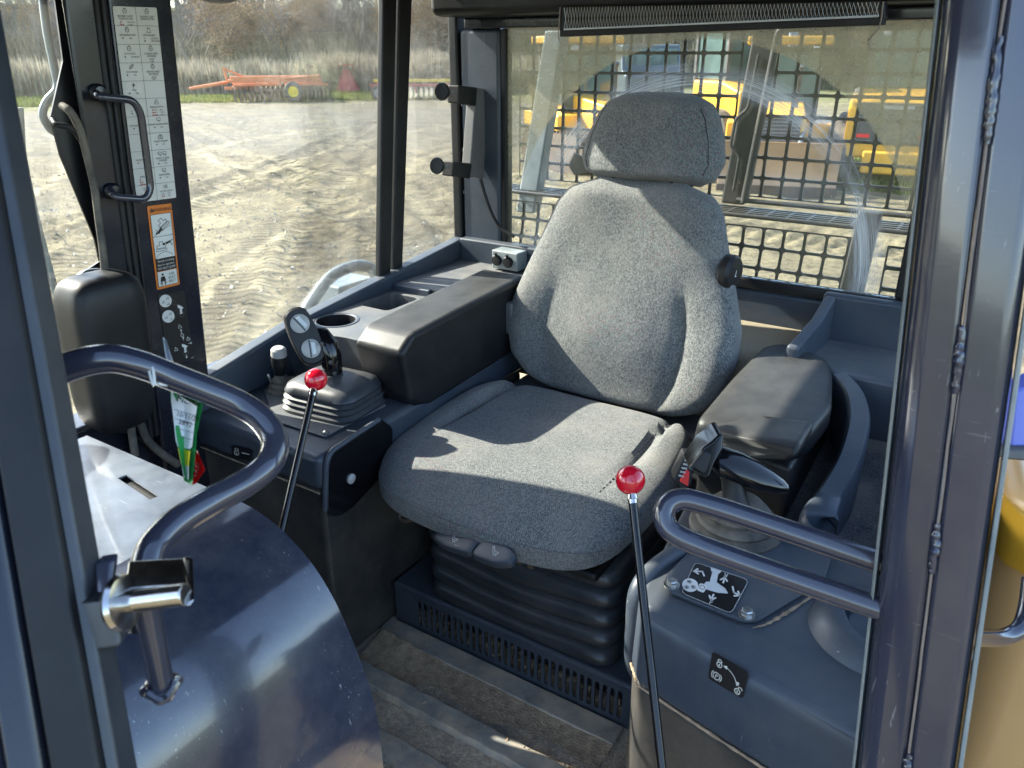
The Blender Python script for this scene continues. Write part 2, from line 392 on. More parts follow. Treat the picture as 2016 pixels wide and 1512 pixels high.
# ------------------------------------------------------------------ mesh builder
class MB:
    def __init__(s):
        s.v, s.f = [], []

    def add(s, vs, fs):
        o = len(s.v)
        s.v += [tuple(p) for p in vs]
        s.f += [tuple(i + o for i in f) for f in fs]
        return s

    def hexa(s, p):            # 4 bottom + 4 top, same winding
        return s.add(p, [(3, 2, 1, 0), (4, 5, 6, 7), (0, 1, 5, 4), (1, 2, 6, 5), (2, 3, 7, 6), (3, 0, 4, 7)])

    def box(s, c, h, rot=None):
        c, pts = Vector(c), []
        for sz in (-1, 1):
            for sx, sy in ((-1, -1), (1, -1), (1, 1), (-1, 1)):
                q = Vector((sx * h[0], sy * h[1], sz * h[2]))
                pts.append(c + (rot @ q if rot else q))
        return s.hexa(pts)

    def bx(s, x0, x1, y0, y1, z0, z1):
        return s.box(((x0 + x1) / 2, (y0 + y1) / 2, (z0 + z1) / 2), (abs(x1 - x0) / 2, abs(y1 - y0) / 2, abs(z1 - z0) / 2))

    def prism(s, poly, off):
        n = len(poly); off = Vector(off)
        a = [Vector(p) for p in poly]
        b = [p + off for p in a]
        return s.add(a + b, [tuple(range(n))[::-1], tuple(range(n, 2 * n))] + [(i, (i + 1) % n, n + (i + 1) % n, n + i) for i in range(n)])

    def loft(s, rings, cap=True, closed=False):
        n = len(rings[0]); vs = [p for r in rings for p in r]; fs = []
        m = len(rings)
        for k in range(m if closed else m - 1):
            for i in range(n):
                a, b = k * n, ((k + 1) % m) * n
                fs.append((a + i, a + (i + 1) % n, b + (i + 1) % n, b + i))
        if cap and not closed:
            fs.append(tuple(range(n))[::-1]); fs.append(tuple(range((m - 1) * n, m * n)))
        return s.add(vs, fs)

    def tube(s, pts, r, seg=14, cap=True, closed=False, flat=1.0):
        pts = [Vector(p) for p in pts]; n = len(pts); rings = []
        rr = r if isinstance(r, (list, tuple)) else [r] * n
        nrm = None
        for i, p in enumerate(pts):
            a = pts[(i - 1) % n] if (i or closed) else p
            b = pts[(i + 1) % n] if (i < n - 1 or closed) else p
            t = (b - a).normalized()
            if nrm is None:
                nrm = t.orthogonal().normalized() if abs(t.z) > 0.9 else t.cross(Vector((0, 0, 1))).normalized()
            nrm = (nrm - t * nrm.dot(t)).normalized()
            bn = t.cross(nrm)
            rings.append([p + (nrm * math.cos(w) + bn * math.sin(w) * flat) * rr[i] for w in (2 * math.pi * k / seg for k in range(seg))])
        return s.loft(rings, cap, closed)

    def cyl(s, a, b, r0, r1=None, seg=20):
        return s.tube([a, b], [r0, r0 if r1 is None else r1], seg)

    def lathe(s, o, axis, prof, seg=28, cap=True):
        o, axis = Vector(o), Vector(axis).normalized()
        e1 = axis.orthogonal().normalized(); e2 = axis.cross(e1)
        return s.loft([[o + axis * h + (e1 * math.cos(w) + e2 * math.sin(w)) * max(r, 1e-5) for w in (2 * math.pi * k / seg for k in range(seg))] for r, h in prof], cap)

    def ball(s, c, r, seg=28, ring=16, sc=(1, 1, 1), rot=None):
        c = Vector(c); rings = []
        for k in range(ring + 1):
            a = math.pi * k / ring - math.pi / 2
            rg = []
            for i in range(seg):
                w = 2 * math.pi * i / seg
                q = Vector((math.cos(a) * math.cos(w) * sc[0], math.cos(a) * math.sin(w) * sc[1], math.sin(a) * sc[2])) * r
                rg.append(c + (rot @ q if rot else q))
            rings.append(rg)
        return s.loft(rings, False)

    def holed(s, outer, holes, off, floor=True, depth=None):
        """Plate: outer polygon with holes (3-D points in one plane), thickness off; holes are cut through (floor=False) or closed at depth."""
        off = Vector(off); loops = [[Vector(p) for p in outer]] + [[Vector(p) for p in h] for h in holes]
        tris = tessellate_polygon(loops)
        flat = [p for l in loops for p in l]; n = len(flat)
        vs = flat + [p + off for p in flat]
        fs = [tuple(t) for t in tris] + [tuple(n + i for i in reversed(t)) for t in tris]
        o = 0
        for li, l in enumerate(loops):
            m = len(l)
            for i in range(m):
                a, b = o + i, o + (i + 1) % m
                fs.append((a, b, n + b, n + a))
            o += m
        return s.add(vs, fs)

    def build(s, name, mat, parent=None, bevel=0.0, seg=3, smooth=True, sub=0, sharp=38, local=False):
        me = bpy.data.meshes.new(name)
        me.from_pydata(s.v, [], s.f)
        bm = bmesh.new(); bm.from_mesh(me)
        bmesh.ops.remove_doubles(bm, verts=bm.verts, dist=1e-6)
        bmesh.ops.recalc_face_normals(bm, faces=bm.faces)
        bm.to_mesh(me); bm.free()
        if smooth:
            me.shade_smooth()
            if not bevel and not sub: me.set_sharp_from_angle(angle=R(sharp))
        me.materials.append(M[mat] if isinstance(mat, str) else mat)
        o = bpy.data.objects.new(name, me)
        COL.objects.link(o)
        if bevel:
            b = o.modifiers.new('edge', 'BEVEL'); b.width = bevel; b.segments = seg; b.limit_method = 'ANGLE'; b.angle_limit = R(28)
            b.use_clamp_overlap = True
            o.modifiers.new('normals', 'WEIGHTED_NORMAL')
        if sub:
            b = o.modifiers.new('sub', 'SUBSURF'); b.levels = sub; b.render_levels = sub
        if parent is not None:
            o.parent = parent
            if not local:
                r = parent
                L = Matrix.Identity(4)
                while r is not None:
                    L = Matrix.Translation(r.location) @ L if r.type == 'EMPTY' else L
                    r = r.parent
                o.matrix_parent_inverse = L.inverted()
                if parent.type != 'EMPTY': o.matrix_parent_inverse = Matrix.Identity(4)
        return o


def thing(name, label, cat, loc=(0, 0, 0), group=None):
    o = bpy.data.objects.new(name, None)
    o.empty_display_size = 0.05
    COL.objects.link(o)
    o.location = loc
    tag(o, label, cat, group)
    return o


def tag(o, label=None, cat=None, group=None, kind=None):
    if label: o['label'] = label
    if cat: o['category'] = cat
    if group: o['group'] = group
    if kind: o['kind'] = kind
    return o


def copy_tree(o, parent=None, loc=None, rot=None, scale=None):
    c = o.copy(); COL.objects.link(c)
    if parent is not None: c.parent = parent
    for ch in o.children: copy_tree(ch, c)
    if loc is not None: c.location = loc
    if rot is not None: c.rotation_euler = rot
    if scale is not None: c.scale = scale
    return c


def fillet(pts, rad, n=7, closed=False):
    """Round the corners of a polyline."""
    pts = [Vector(p) for p in pts]; out = []; m = len(pts)
    rr = rad if isinstance(rad, (list, tuple)) else [rad] * m
    for i, p in enumerate(pts):
        if (i == 0 or i == m - 1) and not closed:
            out.append(p); continue
        a, b = pts[(i - 1) % m], pts[(i + 1) % m]
        da, db = (a - p), (b - p)
        r = min(rr[i], da.length * 0.49, db.length * 0.49)
        pa, pb = p + da.normalized() * r, p + db.normalized() * r
        for k in range(n + 1):
            t = k / n
            out.append(pa * (1 - t) ** 2 + p * 2 * t * (1 - t) + pb * t * t)
    return out


def spline(pts, n=10):
    """Catmull-Rom through points."""
    pts = [Vector(p) for p in pts]; out = []
    q = [pts[0] * 2 - pts[1]] + pts + [pts[-1] * 2 - pts[-2]]
    for i in range(1, len(q) - 2):
        for k in range(n):
            t = k / n
            out.append(0.5 * ((2 * q[i]) + (q[i + 1] - q[i - 1]) * t + (2 * q[i - 1] - 5 * q[i] + 4 * q[i + 1] - q[i + 2]) * t * t + (3 * q[i] - q[i - 1] - 3 * q[i + 1] + q[i + 2]) * t ** 3))
    return out + [pts[-1]]


def superbox(hx, hy, hz, p, n, fn):
    """Cushion body: cube faces blown to a super-ellipsoid, then shaped by fn(a,b,c)->point."""
    mb = MB()
    for ax in range(3):
        for sg in (-1, 1):
            vs, fs = [], []
            for i in range(n + 1):
                for j in range(n + 1):
                    q = [0, 0, 0]
                    q[ax] = sg; q[(ax + 1) % 3] = math.tan((2 * i / n - 1) * math.pi / 4); q[(ax + 2) % 3] = math.tan((2 * j / n - 1) * math.pi / 4)
                    l = sum(abs(k) ** p for k in q) ** (1 / p)
                    vs.append(fn(*[k / l for k in q]))
            for i in range(n):
                for j in range(n):
                    a = i * (n + 1) + j
                    fs.append((a, a + 1, a + n + 2, a + n + 1))
            mb.add(vs, fs)
    return mb


TEXT_CACHE = {}


def text_polys(body):
    """Outline lettering from the built-in font as (verts2d, faces), height about 1, left edge 0, plus width."""
    if body not in TEXT_CACHE:
        cu = bpy.data.curves.new('lettering', 'FONT'); cu.body = body; cu.size = 1.0; cu.resolution_u = 2
        ob = bpy.data.objects.new('lettering', cu); COL.objects.link(ob)
        me = bpy.data.meshes.new_from_object(ob.evaluated_get(bpy.context.evaluated_depsgraph_get()))
        vs = [(v.co.x, v.co.y) for v in me.vertices]; fs = [tuple(p.vertices) for p in me.polygons]
        bpy.data.objects.remove(ob); bpy.data.curves.remove(cu); bpy.data.meshes.remove(me)
        w = max([v[0] for v in vs], default=0)
        TEXT_CACHE[body] = (vs, fs, w)
    return TEXT_CACHE[body]


class Sheet:
    """A flat print: four world corners (tl, tr, br, bl); s runs across, t runs down, both in the sheet's own units."""
    def __init__(s, tl, tr, br, bl, w, h):
        s.c = [Vector(p) for p in (tl, tr, br, bl)]; s.w, s.h = w, h
        s.n = ((s.c[1] - s.c[0]).cross(s.c[3] - s.c[0])).normalized()
        if s.n.dot(CAM - s.c[0]) < 0: s.n = -s.n
        s.lay = {}

    def pt(s, x, y, lift):
        a, b = x / s.w, y / s.h
        p = (s.c[0] * (1 - a) + s.c[1] * a) * (1 - b) + (s.c[3] * (1 - a) + s.c[2] * a) * b
        return p + s.n * lift

    def poly(s, mat, pts, lift=0.0008):
        mb = s.lay.setdefault((mat, lift), MB())
        mb.add([s.pt(x, y, lift) for x, y in pts], [tuple(range(len(pts)))])

    def rect(s, mat, x0, y0, x1, y1, lift=0.0008, r=0.0):
        if r:
            pts = [(q.x, q.y) for q in fillet([(x0, y0, 0), (x1, y0, 0), (x1, y1, 0), (x0, y1, 0)], r, 4, True)]
        else: pts = [(x0, y0), (x1, y0), (x1, y1), (x0, y1)]
        s.poly(mat, pts, lift)

    def disc(s, mat, x, y, r, lift=0.0008, ry=None, n=20):
        s.poly(mat, [(x + r * math.cos(2 * math.pi * k / n), y + (ry or r) * math.sin(2 * math.pi * k / n)) for k in range(n)], lift)

    def line(s, mat, pts, w, lift=0.0012, closed=False):
        if closed: pts = list(pts) + [pts[0]]
        for (x0, y0), (x1, y1) in zip(pts, pts[1:]):
            dx, dy = x1 - x0, y1 - y0; l = math.hypot(dx, dy) or 1
            nx, ny = -dy / l * w / 2, dx / l * w / 2; ex, ey = dx / l * w / 2, dy / l * w / 2
            s.poly(mat, [(x0 + nx - ex, y0 + ny - ey), (x1 + nx + ex, y1 + ny + ey), (x1 - nx + ex, y1 - ny + ey), (x0 - nx - ex, y0 - ny - ey)], lift)

    def ring(s, mat, x, y, r, w, lift=0.0012, a0=0, a1=360, n=18):
        pts = [(x + r * math.cos(R(a0 + (a1 - a0) * k / n)), y + r * math.sin(R(a0 + (a1 - a0) * k / n))) for k in range(n + 1)]
        s.line(mat, pts, w, lift)

    def text(s, mat, body, x, y, size, center=True, lift=0.0014, squeeze=1.0, rot=0):
        vs, fs, w = text_polys(body)
        ca, sa = math.cos(R(rot)), math.sin(R(rot))
        ox = -w * size * squeeze / 2 if center else 0
        mb = s.lay.setdefault((mat, lift), MB())
        q = []
        for a, b in vs:
            px, py = ox + a * size * squeeze, -b * size
            q.append(s.pt(x + px * ca - py * sa, y + px * sa + py * ca, lift))
        mb.add(q, fs)

    def finish(s, root, names):
        for (mat, lift), mb in sorted(s.lay.items(), key=lambda t: t[0][1]):
            mb.build(names.get((mat, lift), names.get(mat, 'printing')), mat, root, smooth=False)
# ================================================================== GROUND
GZ = -1.35


def vnoise(x, y, seed=0):
    xi, yi = np.floor(x).astype(np.int64), np.floor(y).astype(np.int64)
    xf, yf = x - xi, y - yi
    def h(a, b):
        n = (a * 374761393 + b * 668265263 + seed * 1442695041) & 0x7fffffff
        n = ((n ^ (n >> 13)) * 1274126177) & 0x7fffffff
        return ((n ^ (n >> 16)) & 0xffff) / 65535.0
    u, v = xf * xf * (3 - 2 * xf), yf * yf * (3 - 2 * yf)
    return (h(xi, yi) * (1 - u) + h(xi + 1, yi) * u) * (1 - v) + (h(xi, yi + 1) * (1 - u) + h(xi + 1, yi + 1) * u) * v - 0.5


def ground_z(x, y):
    x, y = np.asarray(x, float), np.asarray(y, float)
    r = np.hypot(x, y)
    z = 0.16 * vnoise(x / 6.0, y / 6.0, 1) + 0.05 * vnoise(x / 1.7, y / 1.7, 2)
    fade = np.clip((60 - r) / 50, 0, 1)
    z += fade * (0.032 * vnoise(x / 0.55, y / 0.55, 3) + 0.020 * vnoise(x / 0.25, y / 0.25, 4))
    # ruts pressed by tracks: pairs of bands with raised shoulders and tread bars
    for (px, py, ang, w, amp) in ((-9.0, 9.5, 152, 0.42, 0.10), (-12, 13.5, 140, 0.5, 0.10), (-17, 16, 118, 0.45, 0.12), (-20, 19, 160, 0.5, 0.12),
                                  (-7.0, 6.3, 128, 0.42, 0.08), (-13, 9.0, 95, 0.45, 0.10), (-5, 12, 170, 0.4, 0.08)):
        ca, sa = math.cos(R(ang)), math.sin(R(ang))
        s_ = (x - px) * sa - (y - py) * ca
        l_ = (x - px) * ca + (y - py) * sa
        s_ = s_ + 0.25 * np.sin(l_ / 3.7)
        band = np.exp(-(s_ / w) ** 4)
        ridge = np.exp(-((np.abs(s_) - w * 1.25) / 0.13) ** 2)
        z += fade * 0.55 * (-amp * 0.6 * band + amp * ridge + 0.05 * band * np.sin(l_ * 2 * math.pi / 0.34))
    z *= np.clip((r - 1.2) / 2.0, 0, 1)
    z += np.clip((r - 42) / 60, 0, 1) * 1.2 + np.clip((r - 72) / 80, 0, 1) * 9
    return GZ + z


rad = np.concatenate([np.linspace(0.02, 2.8, 6), np.geomspace(3.0, 60, 520), np.geomspace(62, 900, 26)])
ang = np.concatenate([np.radians(np.linspace(90 - 10, 90 + 72, 420)), np.radians(np.linspace(90 + 75, 90 + 345, 60))])
A, B = np.meshgrid(ang, rad)
gx, gy = B * np.cos(A), B * np.sin(A)
gz = ground_z(gx, gy)
na, nr = len(ang), len(rad)
me = bpy.data.meshes.new('ground')
idx = np.arange(nr * na).reshape(nr, na)
q = np.stack([idx[:-1, :], idx[1:, :], np.roll(idx, -1, 1)[1:, :], np.roll(idx, -1, 1)[:-1, :]], -1).reshape(-1, 4)
co = np.stack([gx, gy, gz], -1).reshape(-1, 3)
me.from_pydata(co.tolist(), [], q.tolist())
me.shade_smooth()


def ground_mat():
    n = N('tracked_yard_dirt')
    big = n.noise(0.10, 5, 0.6)
    mid = n.noise(1.1, 7, 0.68)
    fine = n.noise(9, 6, 0.7)
    c = n.ramp(mid, [(0.34, (0.095, 0.080, 0.051)), (0.50, (0.180, 0.152, 0.094)), (0.66, (0.280, 0.236, 0.144))])
    c = n.mix(n.ramp(fine, [(0.36, 0.75), (0.52, 0.0)]), c, (0.065, 0.057, 0.040))
    c = n.mix(n.ramp(n.noise(26, 4, 0.7), [(0.60, 0.0), (0.72, 0.7)]), c, (0.36, 0.325, 0.245))
    tc = n.new('TexCoord')
    sx = n.new('SeparateXYZ'); n.link(tc.outputs['Object'], sx.inputs[0])
    # long curving wheel tracks, paler, with a darker band along one side
    for tri, wd in ((((391, 404), (500, 345), (643, 296)), 0.22), (((611, 418), (689, 357), (750, 326)), 0.20), (((400, 300), (560, 262), (740, 250)), 0.35), (((420, 560), (560, 470), (720, 420)), 0.10), (((810, 330), (860, 300), (905, 285)), 0.25), (((0, 420), (70, 380), (130, 330)), 0.2)):
        a_, b_, c_ = [P(u, v, z=GZ) for u, v in tri]
        dd_ = 2 * (a_.x * (b_.y - c_.y) + b_.x * (c_.y - a_.y) + c_.x * (a_.y - b_.y))
        ux = ((a_.x ** 2 + a_.y ** 2) * (b_.y - c_.y) + (b_.x ** 2 + b_.y ** 2) * (c_.y - a_.y) + (c_.x ** 2 + c_.y ** 2) * (a_.y - b_.y)) / dd_
        uy = ((a_.x ** 2 + a_.y ** 2) * (c_.x - b_.x) + (b_.x ** 2 + b_.y ** 2) * (a_.x - c_.x) + (c_.x ** 2 + c_.y ** 2) * (b_.x - a_.x)) / dd_
        rad_ = math.hypot(a_.x - ux, a_.y - uy)
        ex_, ey_ = n.math('SUBTRACT', sx.outputs[0], ux), n.math('SUBTRACT', sx.outputs[1], uy)
        off_ = n.math('SUBTRACT', n.math('SQRT', n.math('ADD', n.math('MULTIPLY', ex_, ex_), n.math('MULTIPLY', ey_, ey_))), rad_)
        off_ = n.math('ADD', off_, n.math('MULTIPLY_ADD', n.noise(0.8, 3), 0.5, -0.25))
        on = n.math('MULTIPLY', n.ramp(n.math('ABSOLUTE', off_), [(wd * 0.4, 1.0), (wd, 0.0)]), n.ramp(n.noise(2.2, 4), [(0.35, 0.1), (0.6, 0.8)]))
        c = n.mix(on, c, (0.36, 0.305, 0.19))
        sh = n.math('MULTIPLY', n.ramp(n.math('ABSOLUTE', n.math('SUBTRACT', off_, wd * 2.2)), [(wd * 0.5, 0.6), (wd * 1.4, 0.0)]), n.ramp(n.noise(1.5, 3), [(0.35, 0.0), (0.6, 0.9)]))
        c = n.mix(sh, c, (0.10, 0.088, 0.062))
    ln = n.new('VectorMath'); ln.operation = 'LENGTH'; n.link(tc.outputs['Object'], ln.inputs[0])
    dist = n.math('ADD', ln.outputs['Value'], n.math('MULTIPLY_ADD', big, 30.0, -15.0))
    far = n.math('MULTIPLY', n.ramp(n.math('MULTIPLY', dist, 0.01), [(0.17, 0.0), (0.27, 0.55), (0.40, 0.6), (0.46, 0.0)]), n.ramp(mid, [(0.3, 1.0), (0.75, 0.5)]))
    grav = n.ramp(n.noise(5, 6, 0.75), [(0.38, (0.07, 0.073, 0.073)), (0.62, (0.24, 0.24, 0.225))])
    c = n.mix(far, c, grav)
    green = n.math('MULTIPLY', n.ramp(n.math('MULTIPLY', dist, 0.01), [(0.43, 0.0), (0.50, 0.75)]), n.ramp(n.noise(0.7, 4), [(0.4, 0.4), (0.6, 1.0)]))
    c = n.mix(green, c, (0.11, 0.14, 0.045))
    b = n.bump(mid, 0.6, 0.09)
    b = n.bump(fine, 1.0, 0.045, b)
    b = n.bump(n.noise(32, 4, 0.75), 0.9, 0.03, b)
    for (ua, va, ub, vb, wd, per) in ((600, 420, 405, 660, 0.55, 0.17), (545, 330, 360, 420, 0.5, 0.19), (690, 440, 800, 545, 0.35, 0.24)):
        pa, pb = P(ua, va, z=GZ), P(ub, vb, z=GZ)
        d_ = (pb - pa); ln_ = d_.length; d_.normalize()
        def lin(a, b_, c_): return n.math('ADD', n.math('ADD', n.math('MULTIPLY', sx.outputs[0], a), n.math('MULTIPLY', sx.outputs[1], b_)), c_)
        l_ = lin(d_.x, d_.y, -(d_.x * pa.x + d_.y * pa.y)); s_ = lin(-d_.y, d_.x, d_.y * pa.x - d_.x * pa.y)
        s_ = n.math('ADD', s_, n.math('MULTIPLY_ADD', n.noise(0.6, 2), 0.5, -0.25))
        m_ = n.math('MULTIPLY', n.ramp(n.math('ABSOLUTE', s_), [(wd * 0.8, 1.0), (wd, 0.0)]), n.ramp(n.noise(0.9, 3), [(0.36, 0.2), (0.55, 1.0)]))
        h_ = n.math('MULTIPLY', n.math('SINE', n.math('MULTIPLY', n.math('ADD', l_, n.math('MULTIPLY', n.noise(1.5, 2), 0.25)), 2 * math.pi / per)), m_)
        b = n.bump(h_, 0.6, 0.045, b)
    return n.set(Base_Color=c, Roughness=0.95, Normal=b, Specular_IOR_Level=0.15)


M['ground'] = ground_mat()
me.materials.append(M['ground'])
ground = bpy.data.objects.new('ground', me)
COL.objects.link(ground)
tag(ground, 'pale tracked dirt and gravel yard around the machine', kind='structure')

# ================================================================== CAB SHELL
cab = thing('dozer_cab', 'dark navy dozer cab shell with posts, windows, roof and ribbed floor', 'cab', (-0.7, 1.0, 0))
XL, YR = -1.35, 1.85
# --- roof and header
MB().prism([V(-1.42, -0.35, 1.50), V(-1.42, 1.95, 1.50), V(0.08, 1.95, 1.50), V(0.08, 0.72, 1.50), V(-0.50, 0.16, 1.50), V(-0.62, -0.35, 1.50)], (0, 0, 0.14)).build('roof', 'navy_dark', cab, 0.02)
hd = MB().bx(-1.33, 0.05, 1.70, 1.86, 1.288, 1.499).build('rear_header', 'black', cab, 0.02)
MB().bx(-1.30, -0.15, 1.81, 1.855, 1.262, 1.287).build('header_trim', 'navy_dark', hd, 0.004)
# --- floor with ribs
fl = MB().bx(-1.36, 0.10, -0.3, 1.86, -0.06, -0.004).build('floor', 'floor', cab)
prof = []
yy = 0.45
rib = [(0.45, 0.0)]
for k, (y0, y1) in enumerate(((0.50, 0.555), (0.615, 0.67), (0.73, 0.785), (0.845, 0.90))):
    for (a, b) in ((y0 - 0.004, y0 + 0.004), (y1 - 0.004, y1 + 0.004)): pass
    mb = MB()
    n_ = 40
    rings = []
    for i in range(n_ + 1):
        x = -0.99 + (-0.30 + 0.99) * i / n_
        w = 0.0015 * math.sin(i * 1.7 + k)
        rings.append([V(x, y0 + w, -0.003), V(x, y1 + w, -0.003), V(x, y1 - 0.006 + w, 0.011), V(x, y0 + 0.006 + w, 0.011)])
    mb.loft(rings).build('floor_rib', 'rib', fl, 0.002)
MB().bx(-0.985, -0.40, 0.985, 1.035, -0.003, 0.008).build('floor_strip', 'rib', fl, 0.003)
# heaped dirt against the riser and loose crumbs
mb = MB(); rings = []
for i in range(61):
    x = -0.972 + 0.57 * i / 60
    h = 0.006 + 0.004 * float(vnoise(np.array(x * 30), np.array(0.3), 5)) + 0.012 * math.exp(-((x + 0.93) / 0.07) ** 2)
    wd = 0.06 + 0.05 * float(vnoise(np.array(x * 14), np.array(2.3), 6)) + 0.07 * math.exp(-((x + 0.93) / 0.1) ** 2)
    row = []
    for j in range(9):
        t = j / 8
        row.append(V(x, 0.985 - wd * t, -0.003 + h * (1 - t) ** 2.2 * (0.9 + 0.5 * float(vnoise(np.array(x * 120), np.array(t * 9.0), 8))) + 0.003 * (1 - t)))
    rings.append(row)
vs = [p for r_ in rings for p in r_]
fs = [(i * 9 + j, i * 9 + j + 1, (i + 1) * 9 + j + 1, (i + 1) * 9 + j) for i in range(60) for j in range(8)]
M['soil'] = pbr('dry_brown_soil', (0.40, 0.29, 0.19), 0.95, var=0.3, vs=60, bump=(220, 0.9, 0.006), spec=0.1)
dirt = MB().add(vs, fs).build('dirt', 'soil')
tag(dirt, 'dry brown dirt heaped along the riser on the cab floor', 'dirt', kind='stuff')
mb = MB()
for k in range(1600):
    x = random.uniform(-0.97, -0.32); y = random.uniform(0.55, 0.98); r_ = random.choice((0.0012, 0.0015, 0.002, 0.003, 0.0042)) * random.uniform(0.7, 1.5)
    if random.random() < 0.4: y = 0.985 - abs(random.gauss(0, 0.06))
    c = V(x, y, r_ * 0.6 + (0.006 if any(a < y < b for a, b in ((0.5, 0.555), (0.615, 0.67), (0.73, 0.785), (0.845, 0.9))) else -0.002))
    q_ = [c + V(random.uniform(-1, 1), random.uniform(-1, 1), random.uniform(-0.7, 1)).normalized() * r_ * random.uniform(0.7, 1.3) for _ in range(4)]
    mb.add(q_, [(0, 1, 2), (0, 3, 1), (1, 3, 2), (0, 2, 3)])
cr = mb.build('dirt_crumbs', 'soil', smooth=False)
tag(cr, 'loose dirt crumbs scattered over the ribbed floor', 'dirt', kind='stuff')


def wall_quad(pts_px, x, x2):
    a = [P(u, v, x=x) for u, v in pts_px]
    return a


# --- front pillar (far side): sticker face lies on x = -1.335
def up_to(p, q, z):      # extend the line p->q to height z
    p, q = Vector(p), Vector(q)
    return p + (q - p) * ((z - p.z) / (q.z - p.z))


pl0, pl1 = P(212, 0, x=-1.335), P(300, 720, x=-1.335)
pr0, pr1 = P(338, 0, x=-1.335), P(411, 725, x=-1.335)
face = [up_to(pl1, pl0, 1.50), up_to(pr1, pr0, 1.50), up_to(pr0, pr1, 0.10), up_to(pl0, pl1, 0.10)]
MB().prism(face, (-0.09, 0, 0)).build('front_pillar', 'navy_dark', cab, 0.006)
# trim strips on the pillar's inner edge
tr = MB()
for off in (0.0, 0.012):
    a = up_to(pl1, pl0, 1.49) + V(0.004, -0.012 - off, 0); b = up_to(pl0, pl1, 0.5) + V(0.004, -0.012 - off, 0)
    tr.tube([a, b], 0.006, 10)
tr.build('pillar_trim', 'black', cab)
# far door frame, glossy, in front of the pillar
dl0, dl1 = P(126, 0, x=-1.33), P(215, 560, x=-1.33)
dr0, dr1 = P(196, 0, x=-1.33), P(262, 560, x=-1.33)
MB().prism([up_to(dl1, dl0, 1.5), up_to(dr1, dr0, 1.5), up_to(dr0, dr1, 0.45), up_to(dl0, dl1, 0.45)], (-0.012, 0, 0)).build('far_door_frame', 'navy_dark', cab, 0.008)
# --- mullion: two slim posts with a slot between
for (ua, ub, va, vb, nm) in ((755, 782, 748, 770, 'mullion'), (786, 812, 775, 793, 'mullion')):
    a0, a1 = P(ua, 0, x=-1.345), P(va, 545, x=-1.345)
    b0, b1 = P(ub, 0, x=-1.345), P(vb, 530, x=-1.345)
    MB().prism([up_to(a1, a0, 1.5), up_to(b1, b0, 1.5), up_to(b0, b1, 0.60), up_to(a0, a1, 0.60)], (-0.018, 0, 0)).build(nm, 'black', cab, 0.004)
a0, a1 = P(781, 0, x=-1.385), P(769, 545, x=-1.385); b0, b1 = P(788, 0, x=-1.385), P(778, 530, x=-1.385)
MB().prism([up_to(a1, a0, 1.5), up_to(b1, b0, 1.5), up_to(b0, b1, 0.6), up_to(a0, a1, 0.6)], (-0.02, 0, 0)).build('mullion_seal', 'black', cab)
# --- rear corner post
MB().bx(-1.365, -1.335, 1.825, 1.93, 0.62, 1.50).build('rear_corner_post', 'black', cab, 0.006)
for zc in (1.07, 0.95, 0.83):
    b_ = MB().lathe((-1.333, 1.84, zc), (1, 0, 0), [(0.006, 0), (0.006, 0.003), (0.003, 0.004)], 12).build('screw', 'zinc', cab)
# --- far wall below the glass, top rail
MB().bx(-1.44, -1.36, -0.35, 1.93, -0.4, 0.56).build('side_wall_panel', 'navy_dark', cab, 0.01)
MB().bx(-1.43, -1.35, 0.97, 1.9, 1.452, 1.499).build('top_rail', 'navy_dark', cab, 0.008)
MB().bx(-1.43, -1.30, -0.35, 0.965, 1.262 + 0.05, 1.498).build('top_rail', 'navy_dark', cab, 0.008)  # front length hung low, just out of view, to block sun
MB().bx(-1.298, -1.15, -0.35, 0.70, 1.295, 1.36).build('added_sun_block', 'black', cab, 0.01)  # added out of view to keep sun off the near console
# --- rear wall round the window
MB().bx(-1.332, -1.20, 1.83, 1.90, 0.45, 1.262).build('rear_wall_panel', 'slate', cab, 0.012)
MB().bx(-0.14, 0.06, 1.83, 1.90, 0.2, 1.30).build('rear_wall_panel', 'navy_dark', cab, 0.012)
MB().bx(-1.332, 0.06, 1.835, 1.90, 0.3, 0.672).build('rear_wall_panel', 'slate', cab, 0.01)
MB().bx(-1.199, -0.141, 1.828, 1.86, 0.674, 0.700).build('window_seal', 'black', cab, 0.005)
MB().bx(-1.199, -1.183, 1.834, 1.862, 0.702, 1.261).build('window_seal', 'black', cab, 0.004)
MB().bx(-0.157, -0.141, 1.834, 1.862, 0.702, 1.261).build('window_seal', 'black', cab, 0.004)
# --- near side wall behind the door post (hidden by the post from the door)
MB().bx(0.04, 0.08, 0.78, 1.9, -0.1, 0.62).build('near_side_wall', 'navy_dark', cab, 0.01)
# --- panes
rw = MB().bx(-1.184, -0.156, 1.842, 1.846, 0.70, 1.262).build('rear_window_pane', 'glass_rear', cab, smooth=False)
rw['label'] = 'dusty rear glass with a curved wiper sweep scratched into it'
MB().bx(-1.387, -1.383, 0.90, 1.575, 0.55, 1.46).build('side_window_pane', 'glass', cab, smooth=False)
MB().bx(-1.387, -1.383, 1.58, 1.90, 0.55, 1.46).build('side_window_pane', 'glass', cab, smooth=False)
MB().bx(-1.372, -1.368, -0.34, 0.80, 0.30, 1.48).build('far_door_pane', 'glass', cab, smooth=False)
# black printed border of the far door glass
br = [P(u, v, x=-1.362) for u, v in ((100, -60), (124, 120), (99, 232), (118, 305), (186, 470), (196, 515), (150, 545), (135, 600), (150, 700), (190, 860), (240, 860), (260, 560), (190, 0), (180, -60))]
fb = MB().prism(br, (-0.004, 0, 0)).build('glass_border', 'ink', cab, smooth=False)
